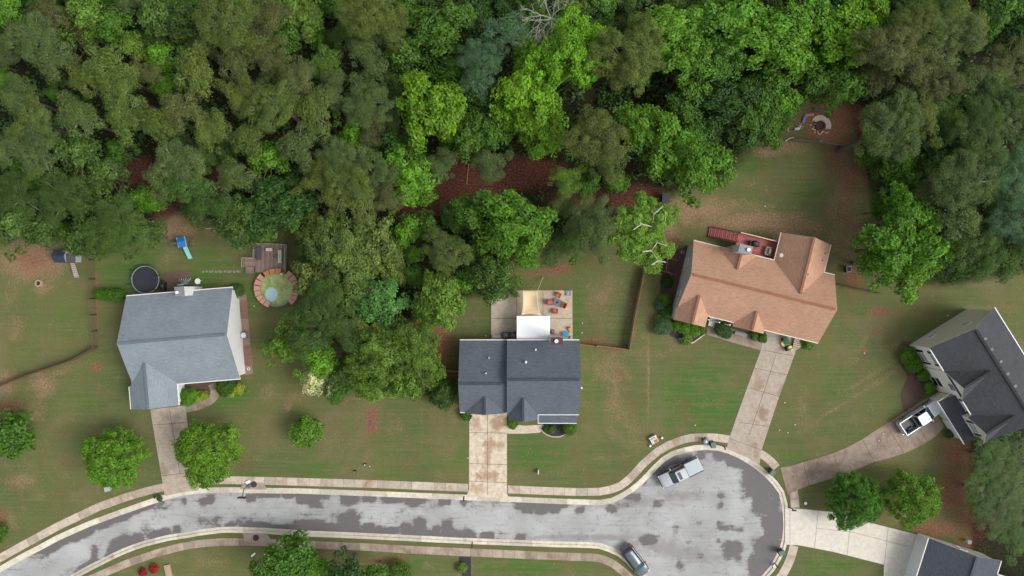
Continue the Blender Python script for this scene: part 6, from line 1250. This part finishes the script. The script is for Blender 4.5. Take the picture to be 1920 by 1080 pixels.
# steps by garage, planter, cart
x, y = G(1494, 636); e = thing('wooden_steps', (x, y, 0), 'pale slatted wooden bench at the right of the orange roofed garage', 'bench', R(-13.8)); mb = MB()
for k in range(8): mb.box((0, -.9 + k * .25, .45), (.95, .14, .05))
mb.build('slats', M('pale_slats', (.58, .45, .32), .8), e); mb = MB()
for a in (-.4, .4): mb.box((a, 0, .22), (.07, 2.0, .42))
mb.build('frame', m_wood, e); e.name = 'slatted_bench'
x, y = G(1387, 626); e = thing('planter_bench', (x, y, 0), 'grey metal bench in the bed left of the second gable', 'bench', R(-13.8)); mb = MB(); mb.box((0, 0, .42), (1.6, .4, .05)); mb.build('seat', M('grey_green_metal', (.19, .23, .20), .6, var=.3), e); mb = MB(); mb.box((0, .2, .7), (1.6, .05, .4)); mb.build('backrest', _mc['grey_green_metal'], e)
for a in (-.7, .7): mb = MB(); mb.box((a, 0, .2), (.06, .38, .4)); mb.build('leg', m_black, e)
for (a, b, sx, sy, an, nm, lb, ct, m1) in ((1590, 505, .55, .75, 5, 'storage_bin', 'small dark bin with pale rim right of the orange roofed house', 'bin', m_black),):
    x, y = G(a, b, .5); e = thing(nm, (x, y, 0), lb, ct, R(an)); mb = MB(); mb.box((0, 0, .4), (sx * 1.2, sy, .8)); mb.build('case', m1, e); mb = MB(); mb.box((0, 0, .82), (sx * 1.3, sy * 1.1, .05)); mb.box((0, 0, .86), (sx * .9, sy * .7, .04), m=1); mb.build('lid', [m_grey, m_black], e)
x, y = G(1259, 497); e = thing('gate', (x, y, 0), 'orange-brown timber gate frame left of the orange roofed house', 'gate', R(-8)); mg = M('orange_timber', (.34, .17, .06), .8, var=.2)
mb = MB()
for (p_, q_) in (((-.8, -.9, .8), (-.8, .8, .8)), ((-.8, .8, .8), (.6, .7, .8)), ((-.6, -.9, .8), (.1, -1.4, .6))): mb.tube([p_, q_], .05, 4)
mb.build('rail', mg, e); mb = MB()
for (a, b) in ((-.8, -.9), (-.8, .8), (.6, .7)): mb.box((a, b, .45), (.1, .1, .9))
mb.build('post', mg, e)
x, y = G(1266, 470); e = thing('timber_stack', (x, y, 0), 'loose grey and white boards leaning left of the orange roofed house', 'boards', R(65)); mb = MB()
for k in range(3): mb.box((0, k * .3, .08 + .03 * k), (1.6 - .3 * k, .12, .05), .1 * k, t=0)
mb.build('boards', M('grey_white_plank', (.42, .36, .32), .8, var=.3), e)
x, y = G(1279, 473); e = thing('bucket', (x, y, 0), 'white bucket at the upper left corner of the orange roofed house', 'bucket'); mb = MB(); mb.cyl((0, 0, 0), .16, .35, 12, r2=.2); mb.build('body', m_whitep, e); mb = MB(); mb.cyl((0, 0, .34), .16, .02, 12); mb.build('inside', m_black, e)
x, y = G(1276, 455); e = thing('log', (x, y, 0), 'dark pole lying against the upper left corner of the orange roofed house', 'pole', R(-40)); mb = MB(); mb.tube([(-.9, 0, .3), (.8, 0, .9)], .06, 8); mb.build('pole', m_fence, e); e.name = 'leaning_pole'
# window well at the pale ring by the top right wood edge
x, y = G(1538, 236); e = thing('ring_of_stones', (x, y, 0), 'broken cream ring with a dark centre by the fallen playthings', 'fire ring')
rs_ = random.Random(8); m_crm = M('cream_canvas', (.56, .49, .38), .85, var=.2)
for k in range(14):
    a = R(-20 + k * 12.5)
    if k < 13: mb = MB(); q_ = [(r_ * math.cos(a + d_), r_ * math.sin(a + d_)) for r_, d_ in ((.72, 0), (1.42, 0), (1.42, .225), (.72, .225))]; mb.flat(q_, .02, .12 + .02 * rs_.random()); mb.build('canvas_segment', m_crm, e)
for k in range(15):
    a = R(150 + k * 13); r_ = rs_.uniform(.75, 1.4); mb = MB(); mb.blob((r_ * math.cos(a), r_ * math.sin(a), .08), (rs_.uniform(.18, .5), rs_.uniform(.14, .3), .16), n=7, k=4); mb.build('stone', m_crm if k % 3 else M('tan_stone', (.50, .32, .18), .9), e)
mb = MB(); mb.ring((-.1, 0, 0), .62, .50, .25, 16); mb.cyl((-.1, 0, 0), .5, .1, 16); mb.build('pit', M('dark_rust', (.075, .035, .028), .8, var=.4), e)
def lump(px, py, nm, lb, ct, fn, rz=0): x_, y_ = G(px, py); e_ = thing(nm, (x_, y_, 0), lb, ct, R(rz)); fn(e_)
def f1(e_): mb = MB(); mb.slab([(-.05, -.18, .15), (.95, -.18, .55), (.95, .18, .55), (-.05, .18, .15)], .08); mb.build('chute', M('faded_pink', (.58, .24, .27), .6), e_); mb = MB(); mb.slab([(-.5, -.95, .1), (-.15, -1.0, .1), (.1, -.1, .3), (-.25, -.05, .3)], .12); mb.build('step', M('faded_blue', (.13, .17, .38), .6), e_)
lump(1510, 217, 'toy_slide', 'faded pink and blue toy slide lying above the broken cream ring', 'toy', f1)
def f2(e_):
    mb = MB(); mb.tube([(-.9, 0, .5), (-.3, .5, .7), (.4, .45, .7), (1.0, 0, .4), (1.1, -.3, .1)], .05, 6); mb.tube([(-.7, .3, .1), (.2, .1, .5), (.9, .2, .3)], .04, 6); mb.build('frame', M('dull_grey_tube', (.13, .13, .12), .7), e_)
    mb = MB(); mb.slab([(-.6, 0, .35), (.2, -.1, .4), (.3, .4, .5), (-.5, .45, .5)], .05); mb.build('seat', M('dull_green_cloth', (.07, .085, .065), .9), e_)
lump(1534, 210, 'swing_frame', 'collapsed grey tube frame above the broken cream ring', 'swing', f2)
def f3(e_):
    mb = MB(); mb.box((-.3, -.2, .25), (.65, .28, .35), .1); mb.build('basket', M('pale_blue_wire', (.55, .60, .62), .6), e_)
    mb = MB()
    for k in range(7): a = k * .9; mb.tube([(.1, .05, .3), (.1 + .45 * math.cos(a), .2 + .45 * math.sin(a), .2 + .1 * (k % 3))], .035, 5)
    mb.build('frame', M('pale_green_tube', (.42, .50, .40), .6), e_)
lump(1497, 240, 'toy_cart', 'tangled white and pale green toy cart left of the broken cream ring', 'toy', f3)
for (a, b, lb) in ((1537.5, 265, 'small bright green ball by the grey board fence'), (1478, 219, 'teal green bucket under the wood edge left of the toy slide')):
    x, y = G(a, b); mb = MB(); mb.blob((0, 0, .18), (.38, .38, .36)); tag(mb.build('ball', M('bright_green_plastic', (.05, .50, .28), .4) if a > 1500 else M('teal_plastic', (.02, .20, .13), .4), loc=(x, y, 0), smooth=True), lb, 'ball')
def f4(e_): mb = MB(); mb.tube([(-.6, -.25, .1), (0, .1, .15), (.55, .2, .1)], .09, 6); mb.build('branch', M('bleached_wood', (.62, .56, .50), .9), e_)
lump(1480, 261, 'driftwood', 'bleached curved branch at the left end of the grey board fence', 'branch', f4)
def f5(e_): mb = MB(); mb.tube([(0, .35, .05), (-.1, -.25, .05)], .05, 5); mb.tube([(-.1, -.25, .05), (.15, -.3, .05)], .04, 5); mb.build('branch', _mc['bleached_wood'], e_)
lump(1478, 242, 'stick', 'short white stick left of the toy cart', 'stick', f5)
def f6(e_): mb = MB(); mb.tube([(-.9, .15, .08), (.9, -.02, .08)], .05, 5); mb.build('plank', M('yellow_white_plank', (.60, .60, .35), .8), e_)
lump(399, 429, 'plank', 'pale plank on the grass above the wooden deck', 'plank', f6, 8)
def f7(e_): mb = MB(); mb.box((0, 0, .15), (.9, .45, .3)); mb.build('box', m_black, e_); mb = MB(); mb.box((0, 0, .32), (.8, .35, .05)); mb.build('lid', m_grey, e_)
lump(406, 433, 'low_box', 'dark low box just below the pale plank', 'box', f7)
def f8(e_): mb = MB(); mb.tube([(0, -.2, .1), (.3, 3.0, .12)], .05, 5); mb.build('trunk', M('orange_dead_wood', (.42, .22, .10), .9), e_)
lump(875, 343, 'fallen_log', 'thin orange fallen trunk on the red straw clearing', 'log', f8)
x, y = G(1112, 466); mb = MB(); mb.cyl((0, 0, 0), .25, .5, 14); tag(mb.build('barrel', M('dull_teal', (.08, .19, .20), .6), loc=(x, y, 0)), 'dull teal barrel under the trees above the patio lawn', 'barrel')
x, y = G(1247, 372, .8); e = thing('deer_stand', (x, y, 0), 'narrow black shelter at the wood edge above the bare-limbed tree', 'shelter'); mb = MB(); mb.box((0, 0, .7), (.8, 1.1, 1.3)); mb.build('wall', m_black, e); mb = MB(); mb.slab([(-.5, -.65, 1.35), (.5, -.65, 1.35), (.5, .65, 1.5), (-.5, .65, 1.5)], .05); mb.build('roof', m_black, e); e.name = 'black_shelter'

# ------------------------------------------------------------------ by the turning circle
m_bin = M('grey_green_bin', (.105, .16, .155), .6, var=.15); m_bind = M('dark_bin', (.03, .05, .048), .6)
def bin_(px, py, deg, lb, dark=False, rnd=False):
    x, y = G(px, py, .8); e = thing('wheelie_bin', (x, y, .02), lb, 'bin', R(deg)); mb = MB()
    if rnd: mb.cyl((0, 0, .05), .28, .85, 16, r2=.36)
    else: mb.prism([(-.25, -.3, .08), (.25, -.3, .08), (.25, .3, .08), (-.25, .3, .08)], [(-.32, -.38, 1.0), (.32, -.38, 1.0), (.32, .38, 1.0), (-.32, .38, 1.0)])
    mb.build('body', m_bind, e)
    mb = MB()
    if rnd: mb.cyl((0, 0, .9), .40, .1, 16, r2=.30); mb.blob((.02, 0, 1.0), (.3, .3, .15), m=1)
    else: mb.prism([(-.34, -.40, 1.0), (.34, -.40, 1.0), (.34, .42, 1.0), (-.34, .42, 1.0)], [(-.28, -.34, 1.10), (.28, -.34, 1.10), (.28, .36, 1.12), (-.28, .36, 1.12)])
    mb.build('lid', [M('slate_lid', (.16, .20, .26), .35) if rnd else m_bin, m_lampw], e)
    for s in (-1, 1): mb = MB(); mb.tube([(s * .27, .3, .12), (s * .22, .3, .12)], .12, 10); mb.build('wheel', m_tyre, e)
bin_(1323, 827.5, 10, 'round dark bin with glossy lid on the pavement by the turning circle', rnd=True)
bin_(1336.5, 834, 5, 'square grey-green bin right of the round bin')
bin_(1447.5, 886, -35, 'grey-green bin at the kerb beside the brown driveway'); bin_(1464.5, 1036, -70, 'grey-green bin at the kerb below the pale new driveway')
def mailbox(px, py, deg, lb, col=None):
    x, y = G(px, py); e = thing('mailbox', (x, y, 0), lb, 'mailbox', R(deg)); mb = MB(); mb.box((0, 0, .55), (.1, .1, 1.1)); mb.build('post', m_black, e)
    mb = MB(); loft(mb, [[(x_, -.09, 1.08), (x_, -.09, 1.22), (x_, -.05, 1.29), (x_, .05, 1.29), (x_, .09, 1.22), (x_, .09, 1.08)] for x_ in (-.28, .28)]); mb.build('box', col or m_black, e)
    mb = MB(); mb.box((.05, .11, 1.25), (.03, .02, .16)); mb.build('flag', m_lampr, e)
mailbox(1354, 835.5, -70, 'black mailbox on the kerb left of the long driveway'); mailbox(1482.5, 952, 178, 'black mailbox beside the top corner of the pale new driveway'); mailbox(870.5, 931, 90, 'black mailbox at the kerb left of the middle driveway'); mailbox(297.5, 926, 100, 'black mailbox on the verge left of the left driveway'); mailbox(886, 1017, 90, 'black mailbox on the south kerb opposite the middle driveway')
mailbox(1452, 1056, 150, 'black mailbox with a white box beside the lowest kerb of the turning circle'); x, y = G(1451, 1060); mb = MB(); mb.box((0, 0, .12), (.4, .3, .24), .6); tag(mb.build('white_box', m_whitep, loc=(x, y, 0)), 'white box lying at the foot of the lowest mailbox', 'box')
x, y = G(1508.5, 943); e = thing('ground_lamp', (x, y, 0), 'white garden light on the wedge of grass between the two right driveways', 'lamp'); mb = MB(); mb.cyl((0, 0, 0), .12, .25, 10); mb.build('base', m_black, e); mb = MB(); mb.cyl((.05, .02, .22), .22, .08, 10, r2=.16); mb.build('shade', m_whitep, e)
x, y = G(1225, 823.5); e = thing('discarded_cooler', (x, y, 0), 'white and red cooler on the grass by the curving pavement', 'cooler', R(28)); mb = MB(); mb.box((0, 0, .3), (1.0, .9, .5)); mb.build('body', M('dusty_white_plastic', (.60, .56, .50), .6), e, bevel=.05)
mb = MB(); mb.box((.18, -.22, .57), (.5, .34, .06)); mb.build('lid', M('faded_red_plastic', (.50, .13, .09), .6), e); mb = MB(); mb.box((-.1, .28, .57), (.8, .12, .05)); mb.build('handle', m_grey, e); mb = MB(); mb.box((-.0, .45, .4), (1.1, .08, .4)); mb.build('backrest', m_whitep, e)
e.name = 'cooler'
for (a, b, lb) in ((1218.5, 835.5, 'white flood lamp below the red and white cooler'), (1240.5, 820.5, 'white flood lamp right of the red and white cooler')):
    x, y = G(a, b); e = thing('garden_lamp', (x, y, 0), lb, 'lamp', group='garden lamps beside the cooler'); mb = MB(); mb.cyl((0, 0, 0), .05, .25, 8); mb.build('stem', m_black, e); mb = MB(); mb.cyl((0, 0, .25), .18, .12, 12, r2=.12); mb.build('shade', m_whitep, e)
x, y = G(1812, 1013); e = thing('birdbath', (x, y, 0), 'white birdbath on dark soil right of the corner house roof', 'birdbath'); mb = MB(); mb.cyl((0, 0, 0), .15, .6, 10, r2=.08); mb.build('pedestal', m_whitep, e); mb = MB(); mb.cyl((0, 0, .6), .15, .10, 14, r2=.3); mb.build('bowl', m_grey, e)
